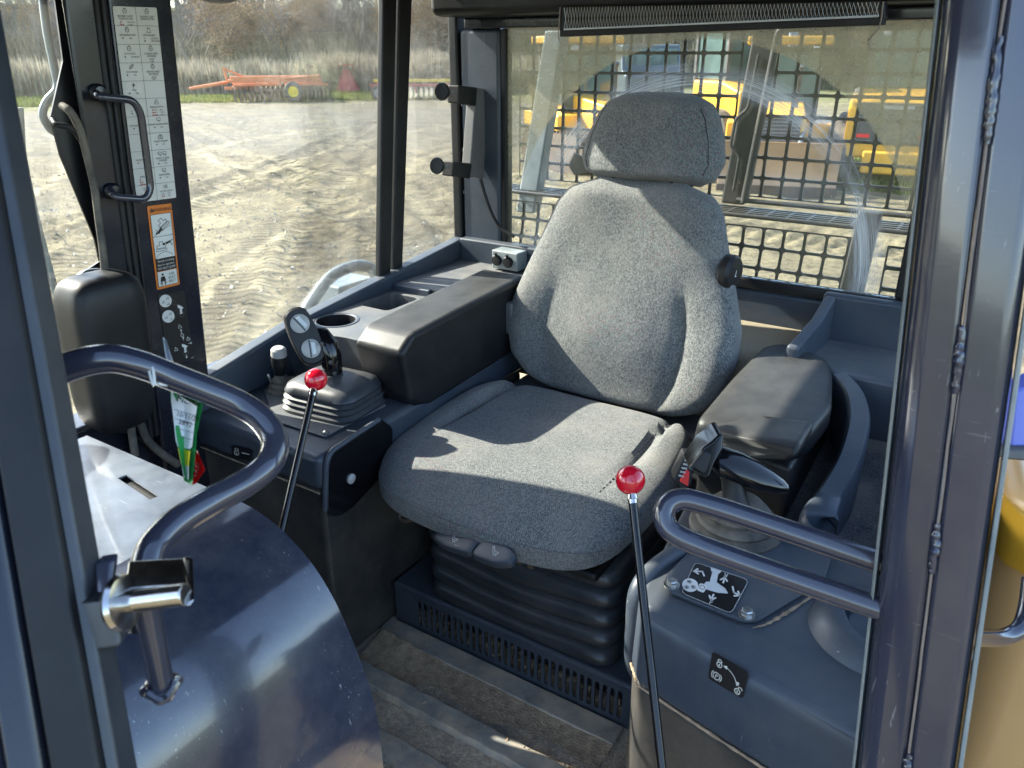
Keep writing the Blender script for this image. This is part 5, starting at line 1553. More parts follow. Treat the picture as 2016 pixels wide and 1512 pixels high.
# black wiper motor cover on the far door
wc = thing('wiper_motor_cover', 'tall rounded black plastic motor cover on the far door glass', 'cover', tuple(P(230, 845, x=-1.31)))
ca_, cb_ = P(192, 560, x=-1.30), P(232, 820, x=-1.30)
cm = (ca_ + cb_) / 2; cax = (ca_ - cb_)
def cover(a, b, c):
    return cm + cax * (c * 0.575) + V(a * 0.052, b * (0.063 + 0.006 * c), 0)
superbox(1, 1, 1, 5.0, 18, cover).build('housing', 'black', wc)
gk = [P(u, v, x=-1.352) for u, v in ((138, 552), (160, 528), (240, 526), (285, 640), (290, 800), (255, 850), (182, 850), (165, 800), (128, 600))]
MB().prism(fillet(gk, 0.02, 5, True), (0.014, 0, 0)).build('gasket', 'rubber', wc, 0.003)
# cables
cl = thing('door_cable', 'brown braided cable running down beside the far door glass', 'cable', tuple(P(205, 520, x=-1.31)))
MB().tube(spline([P(u, v, x=xx) for u, v, xx in ((122, 208, -1.32), (140, 222, -1.30), (158, 258, -1.305), (172, 310, -1.31), (186, 370, -1.315), (194, 430, -1.315), (202, 490, -1.315), (206, 530, -1.32))], 6), 0.0065, 10).build('cable', 'rubber_dirty', cl)
MB().tube(spline([P(u, v, x=xx) for u, v, xx in ((104, 236, -1.335), (112, 246, -1.32), (134, 250, -1.312), (150, 262, -1.31), (162, 280, -1.31))], 6), 0.005, 10).build('cable_loop', 'black', cl)
cl2 = thing('floor_wiring_loom', 'dusty black wiring loom hanging under the black motor cover', 'cable', tuple(P(345, 915, x=-1.30)))
MB().tube(spline([P(u, v, x=-1.31) for u, v in ((276, 832), (290, 865), (315, 890), (350, 915))], 6), 0.008, 10).build('cable', 'rubber_dirty', cl2)
MB().tube(spline([P(u, v, x=-1.315) for u, v in ((258, 840), (262, 870), (266, 896))], 6), 0.0075, 10).build('cable', 'rubber_dirty', cl2)
MB().tube(spline([P(u, v, x=-1.32) for u, v in ((270, 858), (300, 880), (348, 912))], 6), 0.005, 10).build('cable', 'black', cl2)

# device bracket at the rear corner
br_ = thing('device_bracket', 'black device bracket with two round clamp knobs on the rear corner post', 'bracket', tuple(P(950, 350, x=-1.25)))
XB = -1.25
def strip(px, x, th): return MB().prism([P(u, v, x=x) for u, v in px], (-th, 0, 0))
strip(((938, 172), (966, 177), (952, 352), (925, 346)), XB, 0.030).build('back_plate', 'grey_plastic', br_, 0.003)
strip(((903, 168), (940, 172), (938, 208), (902, 203)), XB + 0.004, 0.035).build('arm', 'black', br_, 0.003)
strip(((893, 318), (930, 322), (926, 352), (890, 347)), XB + 0.004, 0.035).build('arm', 'black', br_, 0.003)
for (u, v) in ((874, 181), (864, 327)):
    c = P(u, v, x=XB); dv = (P(u + 30, v + 5, x=XB) - c).normalized()
    kb_ = MB().lathe(c - dv * 0.012, dv, [(0.0, 0), (0.020, 0.0), (0.0215, 0.004), (0.020, 0.009), (0.016, 0.010), (0.017, 0.014), (0.013, 0.022), (0.006, 0.026)], 26).build('clamp_knob', 'black', br_)
    MB().tube([c + dv * 0.012, c + dv * 0.040], 0.005, 12).build('spindle', 'steel_dull', br_)
cl3 = thing('corner_cable', 'thin black cable drooping down the rear corner below the bracket', 'cable', tuple(P(1020, 470, y=1.80)))
MB().tube(spline([P(u, v, y=1.80) for u, v in ((946, 352), (955, 385), (968, 420), (985, 448), (1012, 466))], 6), 0.005, 10).build('cable', 'black', cl3)

# mesh-fronted filter above the rear window
ft = thing('mesh_air_filter', 'long dark air filter behind silver diamond mesh above the rear window', 'filter', (-0.62, 1.72, 1.24))
FY = 1.69
f_tl, f_tr, f_br, f_bl = P(1112, 14, y=FY), P(1731, 4, y=FY), P(1731, 34, y=FY), P(1112, 60, y=FY)
MB().prism([f_tl, f_tr, f_br, f_bl], (0, 0.008, 0)).build('foam', speckle_carpet('brown_filter_foam', (0.02, 0.015, 0.01), (0.09, 0.07, 0.05), 300), ft)
mb = MB()
nd = 45
def fq(a, b): return (f_tl * (1 - a) + f_tr * a) * (1 - b) + (f_bl * (1 - a) + f_br * a) * b + V(0, -0.003, 0)
for row in range(1):
    for sg in (0, 1):
        pts = []
        for k in range(nd * 2 + 1):
            b = ((k + sg) % 2)
            pts.append(fq(k / (nd * 2), 0.03 + 0.94 * b))
        mb.tube(pts, 0.0011, 5)
mb.build('diamond_mesh', 'silver_ink', ft)
MB().tube([f_bl + V(0, -0.004, 0.002), f_br + V(0, -0.004, 0.002)], 0.0022, 8).build('bright_edge', 'silver_ink', ft)
MB().prism([f_bl + V(-0.01, -0.006, 0.0), f_br + V(0.01, -0.006, 0.0), f_br + V(0.01, -0.006, -0.013), f_bl + V(-0.01, -0.006, -0.013)], (0, 0.03, 0)).build('lower_rail', 'black', ft, 0.002)
for (a, b) in ((f_tl, f_bl), (f_tr, f_br)):
    sgn = -1 if a is f_tl else 1
    MB().prism([a + V(0, -0.005, 0), a + V(0.011 * sgn, -0.005, 0), b + V(0.011 * sgn, -0.005, -0.002), b + V(0, -0.005, -0.002)], (0, 0.03, 0)).build('end_rail', 'black', ft, 0.002)
MB().tube(spline([f_tl + V(-0.008, -0.007, 0.0), f_bl + V(-0.012, -0.007, -0.005), f_bl + V(-0.010, -0.007, -0.022)], 5), 0.0014, 6).build('tie', 'sealant', ft)
MB().tube(spline([f_tr + V(0.008, -0.007, 0.0), f_br + V(0.004, -0.007, -0.015), f_br + V(-0.012, -0.007, -0.040)], 5), 0.0016, 6).build('tie', 'sealant', ft)

# ------------------------------------------------ prints on the near console
t = thing('travel_diagram_sticker', 'dark grey sticker of joystick travel arrows on the bolted plate', 'sticker', tuple(P(1400, 1150, z=0.509)))
S = Sheet(*[P(u, v, z=0.5092) for u, v in ((1368, 1106), (1476, 1142), (1440, 1210), (1340, 1168))], 100, 80)
S.rect('ink', 0, 0, 100, 80, 0.0002, 10)
S.line('silver_ink', [(q.x, q.y) for q in fillet([(1, 1, 0), (99, 1, 0), (99, 79, 0), (1, 79, 0)], 10, 4, True)], 0.9, 0.0005, True)
S.poly('silver_ink', [(30, 2), (50, 2), (48, 10), (34, 10)], 0.0007); S.poly('silver_ink', [(36, 10), (47, 10), (52, 34), (40, 36)], 0.0006)
S.poly('silver_ink', [(34, 36), (52, 30), (70, 36), (78, 44), (62, 50), (44, 52), (30, 52)], 0.0008); S.rect('white', 25, 44, 39, 62, 0.0011, 4)
S.disc('white', 10, 56, 15, 0.0006)
for (x, y) in ((6, 50), (17, 58), (6, 64)): S.ring('ink', x, y, 3.6, 0.8, 0.0012, n=12); S.disc('ink', x, y, 1.8, 0.0012, n=10)
S.ring('ink', 32, 52, 4.5, 0.9, 0.0015, n=12)
def arrow(pts, sz=7, w=3):
    S.line('white', pts, w, 0.0014)
    (x0, y0), (x1, y1) = pts[-2], pts[-1]; l = math.hypot(x1 - x0, y1 - y0); ex_, ey_ = (x1 - x0) / l, (y1 - y0) / l
    for sgn in (1, -1): S.line('white', [(x1, y1), (x1 - ex_ * sz + -ey_ * sgn * sz * 0.8, y1 - ey_ * sz + ex_ * sgn * sz * 0.8)], w, 0.0014)
arrow([(26, 26), (20, 18), (10, 26)][:2] + [(6, 24)]); arrow([(80, 28), (86, 38), (98, 40)])
arrow([(62, 26), (60, 14)]); arrow([(56, 58), (56, 70)])
S.text('white', 'R', 60, 4, 13, rot=180); S.text('white', 'N', 62, 40, 12, rot=90, lift=0.0016); S.text('white', 'F', 58, 79, 13, rot=0)
S.finish(t, {'ink': 'backing', 'silver_ink': 'grey_print', 'white': 'white_print'})

t = thing('parking_lock_sticker', 'black parking lock sticker with padlocks on the near console front', 'sticker', tuple(P(1435, 1370, y=0.70)))
def conf(u, v):      # on the sloping front face of the near console
    a, b, c = r1[1], r1[3], r2[2]
    nrm = (b - a).cross(c - a).normalized(); r_ = ray(u, v)
    return CAM + r_ * ((a - CAM).dot(nrm) / r_.dot(nrm)) + nrm * (0.0016 if nrm.dot(CAM - a) > 0 else -0.0016)
S = Sheet(*[conf(u, v) for u, v in ((1404, 1280), (1475, 1322), (1464, 1375), (1395, 1334))], 80, 62)
S.rect('ink', 0, 0, 80, 62, 0.0002, 7)
def lock(x, y, o_):
    S.ring('white', x, y + 4, 5.5, 2.2, 0.0010, n=16); S.rect('white', x - 1.2, y + 2, x + 1.2, y + 7, 0.0012)
    S.ring('white', x + (5 if o_ else 0), y - 3, 4, 2, 0.0010, 180, 360, 10)
lock(20, 15, False); lock(66, 48, True)
S.ring('white', 18, 46, 7.5, 1.8, 0.0010); S.text('white', 'P', 18, 50, 12, lift=0.0012); S.ring('white', 18, 46, 11, 1.8, 0.0010, 140, 220, 8); S.ring('white', 18, 46, 11, 1.8, 0.0010, -40, 40, 8)
S.ring('white', 30, 50, 34, 1.6, 0.0010, -82, -16, 16)
S.poly('white', [(28, 16), (37, 12), (37, 20)], 0.0012); S.poly('white', [(66, 40), (60, 33), (67, 32)], 0.0012)
S.finish(t, {'ink': 'backing', 'white': 'white_print'})

# small lock print on the far console's front face
t = thing('small_lock_sticker', 'small black lock sticker on the far console front behind the loop handle', 'sticker', tuple(P(466, 888, y=0.86)))
S = Sheet(*[P(u, v, y=0.859) for u, v in ((456, 876), (495, 884), (495, 908), (456, 898))], 40, 24)
S.rect('ink', 0, 0, 40, 24, 0.0002, 3); S.ring('white', 11, 14, 4.5, 1.6, 0.0010); S.ring('white', 11, 8, 3.5, 1.6, 0.0010, 180, 360, 8); S.line('white', [(22, 11), (36, 11)], 1.6, 0.0010); S.rect('white', 10, 13, 12, 17, 0.0012)
S.finish(t, {'ink': 'backing', 'white': 'white_print'})

# recline pictogram on the seat knob
MB().tube([kp + V(0.016, -0.005, 0.008), kp + V(0.016, -0.010, -0.004), kp + V(0.016, 0.012, -0.006), kp + V(0.016, 0.012, 0.002)], 0.0009, 6).build('pictogram', 'white', kb)

# ================================================================== OUTSIDE, CLOSE TO THE CAB
# grey bent rail and box seen through the far window
og = thing('outer_grey_rail', 'weathered grey bent handrail outside the far side window', 'handrail', tuple(P(600, 640, x=-1.55)))
MB().tube(spline([P(u, v, x=-1.56) for u, v in ((560, 690), (592, 632), (620, 585), (652, 545), (690, 526), (722, 524), (738, 540), (742, 575), (742, 640))], 7), 0.017, 18).build('tube', 'outer_grey', og)
obx = thing('outer_grey_box', 'weathered grey steel box outside the far window beside the bent rail', 'box', tuple(P(700, 590, x=-1.62)))
MB().prism([P(u, v, x=-1.60) for u, v in ((668, 566), (736, 545), (742, 600), (668, 640))], (-0.10, 0, 0)).build('housing', 'outer_grey', obx, 0.006)
for k in range(5):
    MB().prism([P(716 + k * 5, 552 - k * 1.5, x=-1.598), P(719 + k * 5, 551 - k * 1.5, x=-1.598), P(721 + k * 5, 566 - k * 1.5, x=-1.598), P(718 + k * 5, 567 - k * 1.5, x=-1.598)], (0.002, 0, 0)).build('louvre', 'steel_dull', obx)
# wiper of the far door, outside the glass
wp = thing('door_wiper', 'dusty grey wiper arm and blade outside the far door glass', 'wiper', tuple(P(130, 690, x=-1.40)))
MB().tube(spline([P(u, v, x=-1.40) for u, v in ((34, 212), (44, 300), (62, 390), (84, 480), (108, 570), (128, 660), (148, 760))], 6), 0.006, 8).build('arm', 'outer_grey', wp)
MB().prism([P(u, v, x=-1.415) for u, v in ((26, 212), (48, 212), (52, 290), (60, 380), (74, 440), (92, 540), (72, 520), (44, 380))], (-0.012, 0, 0)).build('blade', 'outer_grey', wp, 0.002)
# thin grey hose bow next to the far door glass
hb = thing('outer_hose', 'pale grey hose bowing beside the far door glass', 'hose', tuple(P(90, 230, x=-1.42)))
MB().tube(spline([P(u, v, x=-1.42) for u, v in ((80, -40), (92, 60), (108, 140), (112, 175), (92, 200), (84, 225), (96, 250), (110, 262))], 6), 0.007, 10).build('hose', 'outer_grey', hb)

# rounded dark edge of a lamp/mirror at the very top
lm = thing('overhead_mirror', 'dark rounded mirror edge hanging at the top of the far window', 'mirror', tuple(P(430, -10, x=-1.30)))
MB().ball(P(427, -14, x=-1.28), 0.05, 28, 16, (0.5, 1.0, 0.35)).build('shell', 'grey_plastic', lm)

# engine-side bodywork beyond the near post
hd2 = thing('fuel_tank_panel', 'glossy tan-yellow body panel outside, past the door post', 'panel', (0.16, 1.3, -0.4))
a_, b_ = P(1875, 1560, d=1.25), P(2080, 1560, d=1.25)
pts_ = [P(1880, 1540, d=1.10), P(1925, 1540, d=1.06), P(2120, 1540, d=1.02)]
plan_ = [V(0.070, 1.30, 0), V(0.085, 1.14, 0), V(0.11, 1.09, 0), V(0.16, 1.065, 0), V(0.55, 1.03, 0), V(0.55, 1.6, 0), V(0.09, 1.6, 0)]
lowp = [p + V(0, 0, -0.5) for p in plan_]; hip = [p + V(0, 0, 0.66) for p in plan_]
MB().loft([lowp, hip]).build('panel', 'cream', hd2, 0.03, 5)
MB().loft([[p + V(0.0, -0.004, 0.56) for p in plan_[1:5]] + [V(0.55, 1.2, 0.56), V(0.09, 1.2, 0.56)], [p + V(0.0, -0.004, 0.64) for p in plan_[1:5]] + [V(0.55, 1.2, 0.64), V(0.09, 1.2, 0.64)]]).build('stripe', 'yellow', hd2)
dh = thing('door_edge_handle', 'dark navy bent door handle over the tan panel', 'grab handle', tuple(P(1935, 1250, d=0.85)))
MB().tube(spline([P(u, v, d=dd_) for u, v, dd_ in ((1895, 1252, 0.80), (1935, 1256, 0.83), (1975, 1255, 0.85), (2008, 1238, 0.86), (2022, 1200, 0.87), (2030, 1140, 0.88))], 6), 0.0095, 18).build('tube', 'navy', dh)
bh = thing('blue_hinge_block', 'blue-violet block over a black bracket beyond the door post', 'hinge', tuple(P(2000, 900, d=0.95)))
MB().prism([P(u, v, d=1.0) for u, v in ((1990, 880), (2000, 770), (2060, 740), (2060, 880))], ey * 0.03).build('block', pbr('violet_blue_paint', (0.10, 0.12, 0.42), 0.35, var=0.06), bh, 0.004)
MB().prism([P(u, v, d=0.99) for u, v in ((1975, 885), (2060, 885), (2060, 912), (1972, 905))], ey * 0.05).build('bracket', 'machine_black', bh, 0.004)
# ================================================================== REAR GUARD SCREEN
rg_ = thing('rear_guard_screen', 'dark perforated steel guard screen with thick frame outside the rear window', 'guard', (-0.75, 2.3, 0.4))


def screen(o, ex_, ez_, nx, nz, p, bar, cr, th, name, parent, curve=None):
    """Perforated plate: rounded square holes; ex_, ez_ unit vectors; curve(x,z)->offset vector."""
    mb = MB(); h = p / 2; hi = h - bar / 2
    ring_o = []; ring_i = []
    ns = 4
    for k in range(4):
        cxk, czk = ((1, -1), (1, 1), (-1, 1), (-1, -1))[k]
        for j in range(ns):
            a = R(-90 + 90 * k + 90 * j / (ns - 1))
            ring_i.append((cxk * (hi - cr) + cr * math.cos(a), czk * (hi - cr) + cr * math.sin(a)))
            m = max(abs(math.cos(a - 0)), 1e-6)
            q_ = ring_i[-1]; s_ = h / max(abs(q_[0]), abs(q_[1]))
            ring_o.append((q_[0] * s_, q_[1] * s_))
        ring_i.append(ring_i[-1]); ring_o.append((cxk * h if k in (0, 1, 2, 3) else 0, czk * h)); ring_i.pop(); ring_o.pop()
    n = len(ring_i); nrm = ex_.cross(ez_).normalized() * th
    for i in range(nx):
        for j in range(nz):
            cx, cz = (i + 0.5) * p, (j + 0.5) * p
            def W(q_, off=None):
                x, z = cx + q_[0], cz + q_[1]
                b = o + ex_ * x + ez_ * z
                if curve: b = b + curve(x, z)
                return b if off is None else b + off
            vs = [W(q_) for q_ in ring_o] + [W(q_) for q_ in ring_i] + [W(q_, nrm) for q_ in ring_i]
            fs = []
            for a in range(n):
                b = (a + 1) % n
                fs.append((a, b, n + b, n + a)); fs.append((n + a, n + b, 2 * n + b, 2 * n + a))
            # square corners
            cs = [(h, -h), (h, h), (-h, h), (-h, -h)]
            base = len(vs); vs += [W(q_) for q_ in cs]
            for k in range(4):
                a = k * ns; fs.append((a + (ns - 1) // 2, base + k, a + (ns - 1) // 2 + 1))
            mb.add(vs, fs)
    return mb.build(name, 'guard', parent, smooth=False)


PT = 0.0565
EX, EZ = V(1, 0, 0), V(0, 0, 1)
GY = 2.30
screen(V(-1.43, GY, 0.808), EX, EZ, 13, 8, PT, 0.0085, 0.006, 0.006, 'screen_panel', rg_)
screen(V(-0.655, GY, 0.815), EX, EZ, 11, 8, PT, 0.0085, 0.006, 0.006, 'screen_panel', rg_)
MB().prism([V(-0.712, GY - 0.012, 0.79), V(-0.640, GY - 0.012, 0.79), V(-0.600, GY - 0.012, 1.27), V(-0.672, GY - 0.012, 1.27)], (0, 0.05, 0)).build('centre_post', 'guard', rg_, 0.008)
fr_ = fillet([V(-0.640, GY - 0.02, 0.800), V(-0.600, GY - 0.02, 1.27), V(-0.02, GY - 0.02, 1.27)], 0.03, 5)
MB().tube(fr_, 0.011, 10).build('panel_frame', 'guard', rg_)
MB().tube([V(-0.662, GY - 0.02, 0.806), V(0.0, GY - 0.02, 0.806)], 0.007, 10).build('panel_frame', 'guard', rg_)
nt = fillet([V(-0.675, GY - 0.018, 0.83), V(-0.668, GY - 0.018, 0.93), V(-0.698, GY - 0.018, 0.955), V(-0.692, GY - 0.018, 1.03), V(-0.660, GY - 0.018, 1.06), V(-0.648, GY - 0.018, 1.20)], 0.012, 4)
MB().tube(nt, 0.0045, 8).build('hinge_rib', 'guard', rg_)
MB().bx(-1.46, 0.02, GY - 0.015, GY + 0.05, 1.255, 1.40).build('top_beam', 'guard', rg_, 0.01)
# slanted side stay on the far side
a_, b_ = P(1092, 60, y=2.22), P(1040, 420, y=2.22)
MB().prism([a_ + V(-0.035, 0, 0), a_ + V(0.03, 0, 0), b_ + V(0.02, 0, 0), b_ + V(-0.05, 0, 0)], (0, 0.05, 0)).build('slanted_stay', 'outer_grey', rg_, 0.006)
MB().prism([P(u, v, y=2.24) for u, v in ((1118, 325), (1130, 300), (1150, 312), (1160, 340), (1130, 345))], (0, 0.01, 0)).build('gusset', 'guard', rg_, 0.002)
# ledge gratings
mb = MB()
for k in range(26):
    x = -1.46 + k * 0.0565
    mb.bx(x, x + 0.008, 2.19, 2.30, 0.775, 0.783)
for k in range(5):
    y = 2.19 + k * 0.027
    mb.bx(-1.46, 0.0, y, y + 0.009, 0.776, 0.784)
mb.build('ledge_grating', 'guard', rg_, smooth=False)
MB().bx(-1.46, 0.0, 2.18, 2.192, 0.774, 0.786).build('ledge_rail', 'guard', rg_, 0.004)
# lower screen, bowed
def bow(x, z): return V(0, 0.085 * math.sin(min(1, max(0, z / 0.34)) * math.pi / 2) ** 1.5, 0)
screen(V(-1.45, 2.10, 0.415), EX, EZ, 21, 6, PT, 0.0080, 0.008, 0.005, 'lower_screen', rg_, bow)
screen(V(-0.222, 2.14, 0.47), EX, EZ, 4, 5, PT, 0.0105, 0.006, 0.006, 'lower_screen', rg_)
q1, q2 = P(1702, 440, y=2.10), P(1672, 580, y=2.10)
MB().prism([q1 + V(-0.02, 0, 0.03), q1 + V(0.035, 0, 0.03), q2 + V(0.03, 0, -0.05), q2 + V(-0.03, 0, -0.05)], (0, 0.03, 0)).build('lower_stay', 'guard', rg_, 0.006)
MB().bx(-1.46, 0.02, 2.05, 2.20, 0.36, 0.402).build('bottom_beam', 'guard', rg_, 0.006)

# ================================================================== MACHINES PARKED BEHIND
def gpos(u, v):
    p = P(u, v, z=GZ)
    return V(p.x, p.y, float(ground_z(p.x, p.y)))


def far_track(x, L_, h, w, root, name='track'):
    mb = MB(); n = 44; r_ = h / 2
    path = []
    for k in range(n):
        t = k / n * (2 * (L_ - h) + math.pi * h)
        if t < L_ - h: path.append((-(L_ - h) / 2 + t, h))
        elif t < L_ - h + math.pi * r_:
            a = (t - (L_ - h)) / r_; path.append(((L_ - h) / 2 + r_ * math.sin(a), r_ + r_ * math.cos(a)))
        elif t < 2 * (L_ - h) + math.pi * r_: path.append(((L_ - h) / 2 - (t - (L_ - h) - math.pi * r_), 0))
        else:
            a = (t - 2 * (L_ - h) - math.pi * r_) / r_; path.append((-(L_ - h) / 2 - r_ * math.sin(a), r_ - r_ * math.cos(a)))
    o_ = mb
    o_.loft([[V(x - w / 2, y, z) for y, z in path], [V(x + w / 2, y, z) for y, z in path]])
    for k in range(n):
        (y0, z0), (y1, z1) = path[k], path[(k + 1) % n]
        m = V(0, (y0 + y1) / 2, (z0 + z1) / 2); c = m - V(0, 0, r_); c.y = m.y - max(-(L_ - h) / 2, min((L_ - h) / 2, m.y))
        nn_ = V(0, c.y, c.z).normalized(); tt = V(0, y1 - y0, z1 - z0).normalized()
        cc_ = V(x, m.y, m.z) + nn_ * 0.02
        rot_ = Matrix((V(1, 0, 0), tt, nn_)).transposed()
        mb.box(cc_, (w / 2 + 0.01, 0.02, 0.03), rot_)
    t = mb.build(name, 'iron', root, smooth=False, local=True)
    return t


def dozer(label, loc, rot, blade_mat='blade', cab_mat='machine_black'):
    r_ = thing('parked_dozer', label, 'dozer', (0, 0, 0), 'yellow machines parked behind the cab')
    for sx in (-0.85, 0.85): far_track(sx, 2.7, 0.85, 0.5, r_)
    L = dict(local=True)
    MB().bx(-0.55, 0.55, -1.2, 1.2, 0.4, 0.8).build('chassis', 'machine_black', r_, 0.03, **L)
    MB().prism([V(-0.45, -1.45, 0.7), V(-0.45, -1.45, 1.45), V(-0.45, 0.1, 1.65), V(-0.45, 0.1, 0.7)], (0.9, 0, 0)).build('hood', 'yellow', r_, 0.05, **L)
    g_ = MB().bx(-0.36, 0.36, -1.49, -1.455, 0.85, 1.40).build('grille', 'machine_black', r_, **L)
    for k in range(7): MB().bx(-0.34, 0.34, -1.505, -1.492, 0.90 + k * 0.07, 0.925 + k * 0.07).build('grille_bar', 'steel_dull', g_, local=True)
    for sx in (-1, 1):
        MB().prism([V(sx * 0.46, -0.3, 0.88), V(sx * 1.10, -0.3, 0.88), V(sx * 1.10, 1.25, 0.95), V(sx * 0.46, 1.25, 0.95)], (0, 0, 0.35)).build('fender', 'yellow', r_, 0.04, **L)
    # cab
    for sx in (-0.68, 0.68):
        for y in (0.1, 1.15): MB().bx(sx - 0.05, sx + 0.05, y - 0.05, y + 0.05, 1.2, 2.75).build('cab_post', cab_mat, r_, 0.01, **L)
    MB().bx(-0.85, 0.85, -0.1, 1.35, 2.75, 2.92).build('cab_roof', 'yellow', r_, 0.04, **L)
    MB().bx(-0.63, 0.63, 0.08, 0.10, 1.3, 2.73).build('windscreen', 'machine_glass', r_, **L)
    for sx in (-0.70, 0.70): MB().bx(sx - 0.01, sx + 0.01, 0.16, 1.09, 1.45, 2.70).build('side_window', 'machine_glass', r_, **L)
    MB().bx(-0.66, 0.66, 0.15, 1.1, 1.0, 1.45).build('cab_base', 'yellow', r_, 0.03, **L)
    MB().tube([V(0.25, -0.6, 1.5), V(0.25, -0.6, 2.25), V(0.25, -0.66, 2.35)], 0.05, 12).build('exhaust_stack', 'machine_black', r_, **L)
    for sx in (-0.55, 0.55):
        MB().bx(sx - 0.08, sx + 0.08, -0.15, -0.02, 2.60, 2.72).build('work_light', 'button', r_, 0.02, **L)
    # push arms and blade
    for sx in (-0.55, 0.55):
        MB().prism([V(sx - 0.07, -2.0, 0.25), V(sx - 0.07, -2.0, 0.5), V(sx - 0.07, -0.6, 0.75), V(sx - 0.07, -0.6, 0.5)], (0.14, 0, 0)).build('push_arm', 'yellow', r_, 0.02, **L)
        MB().tube([V(sx * 0.6, -2.0, 0.75), V(sx * 0.8, -1.3, 1.2)], 0.05, 12).build('lift_cylinder', 'steel_dull', r_, **L)
    prof_ = [(0.0, 0.03), (0.10, 0.2), (0.14, 0.45), (0.11, 0.72), (0.02, 0.98), (-0.02, 1.02)]
    ring_l = [V(-1.12, -2.25 + y, z) for y, z in prof_] + [V(-1.12, -2.25 + y + 0.05, z) for y, z in reversed(prof_)]
    bl_ = MB().prism(ring_l, (2.24, 0, 0)).build('blade', blade_mat, r_, 0.008, sharp=25, **L)
    MB().bx(-1.12, 1.12, -2.29, -2.245, -0.02, 0.2).build('cutting_edge', 'iron', bl_, local=True)
    r_.location = loc; r_.rotation_euler = (0, 0, rot)
    return r_


def face_cam(loc): return math.atan2(-loc.x, loc.y) * -1 if False else math.atan2(loc.x, -loc.y) + math.pi


pA = gpos(1562, 385) + V(-0.95, 2.0, 0)
dozer('yellow dozer with a broad tan blade facing the rear guard screen', pA, math.atan2(-pA.x, pA.y) * 1.0 * -1 * -1 + R(2))
pC = gpos(1140, 350) + V(-0.6, 1.6, 0)
dozer('yellow dozer half hidden behind the headrest, turned side-on', pC, R(62), 'blade')

# loader seen from behind
pB = gpos(1738, 362) + V(0, 0.6, 0)
ld = thing('parked_loader', 'yellow loader seen from behind with charcoal rear grille', 'loader', (0, 0, 0), 'yellow machines parked behind the cab')
L = dict(local=True)
MB().prism([V(-0.95, -1.4, 0.65), V(-0.95, -1.4, 1.75), V(-0.95, -0.6, 1.95), V(-0.95, 0.6, 1.95), V(-0.95, 0.6, 0.65)], (1.9, 0, 0)).build('engine_cover', 'yellow', ld, 0.06, **L)
gr_ = MB().bx(-0.80, 0.80, -1.45, -1.41, 0.95, 1.72).build('rear_grille', 'machine_black', ld, 0.03, **L)
MB().bx(-0.35, 0.25, -1.46, -1.452, 1.60, 1.67).build('name_plate', 'button', gr_, local=True)
for x in (-0.6, 0.55):
    MB().bx(x - 0.12, x + 0.12, -1.462, -1.452, 1.05, 1.12).build('red_mark', 'tag_red', gr_, local=True)
MB().bx(-0.55, 0.55, -1.50, -1.0, 0.35, 0.80).build('counterweight', 'yellow', ld, 0.05, **L)
MB().bx(-0.75, 0.75, -0.5, 0.8, 1.95, 3.1).build('cab', 'machine_glass', ld, 0.05, **L)
for sx in (-0.75, 0.75):
    for y in (-0.5, 0.8): MB().bx(sx - 0.05, sx + 0.05, y - 0.05, y + 0.05, 1.9, 3.1).build('cab_post', 'machine_black', ld, 0.01, **L)
MB().bx(-0.85, 0.85, -0.62, 0.9, 3.1, 3.25).build('cab_roof', 'yellow', ld, 0.04, **L)
for sx in (-1.05, 1.05):
    for y in (-0.75, 1.4):
        w_ = MB().lathe((sx - 0.24, y, 0.68), (1, 0, 0), [(0.30, 0.0), (0.62, 0.02), (0.68, 0.08), (0.68, 0.40), (0.62, 0.46), (0.30, 0.48)], 32, False).build('wheel', 'tyre', ld, **L)
        MB().lathe((sx - 0.245, y, 0.68), (1, 0, 0), [(0.31, 0.0), (0.31, 0.49), (0.1, 0.49)], 24).build('rim', 'yellow', w_, local=True)
for sx in (-0.5, 0.5): MB().lathe((sx, -0.64, 3.0), (0, -1, 0), [(0.07, 0), (0.07, 0.05), (0, 0.06)], 14).build('work_light', 'button', ld, **L)
ld.location = pB; ld.rotation_euler = (0, 0, math.atan2(-pB.x, pB.y))

ld2 = copy_tree(ld)
ld2['label'] = 'yellow loader standing askew just right of the headrest'
pF = gpos(1440, 325)
ld2.location = pF; ld2.rotation_euler = (0, 0, math.atan2(-pF.x, pF.y) + R(35))
# masted lift
pE = gpos(1500, 300)
ml = thing('mast_forklift', 'pale blue mast of a forklift standing among the yellow machines', 'forklift', (0, 0, 0))
for sx in (-0.45, 0.45): MB().bx(sx - 0.10, sx + 0.10, -0.12, 0.12, 0.1, 3.6).build('mast_rail', 'pale_blue', ml, 0.02, **L)
for z in (0.6, 1.8, 3.4): MB().bx(-0.55, 0.55, -0.05, 0.14, z, z + 0.14).build('mast_crosspiece', 'machine_black', ml, 0.01, **L)
MB().bx(-0.55, 0.55, 0.2, 2.0, 0.4, 1.2).build('body', 'yellow', ml, 0.06, **L)
MB().bx(-0.5, 0.5, 0.5, 1.5, 1.2, 2.2).build('cab', 'machine_glass', ml, 0.03, **L)
MB().bx(-0.6, 0.6, 0.4, 1.7, 2.2, 2.3).build('overhead_guard', 'machine_black', ml, 0.02, **L)
for sx in (-0.55, 0.55):
    for y in (0.3, 1.7): MB().lathe((sx - 0.1, y, 0.35), (1, 0, 0), [(0.15, 0), (0.35, 0.02), (0.35, 0.18), (0.15, 0.2)], 24).build('wheel', 'tyre', ml, **L)
ml.location = pE; ml.rotation_euler = (0, 0, math.atan2(-pE.x, pE.y) + 0.3)
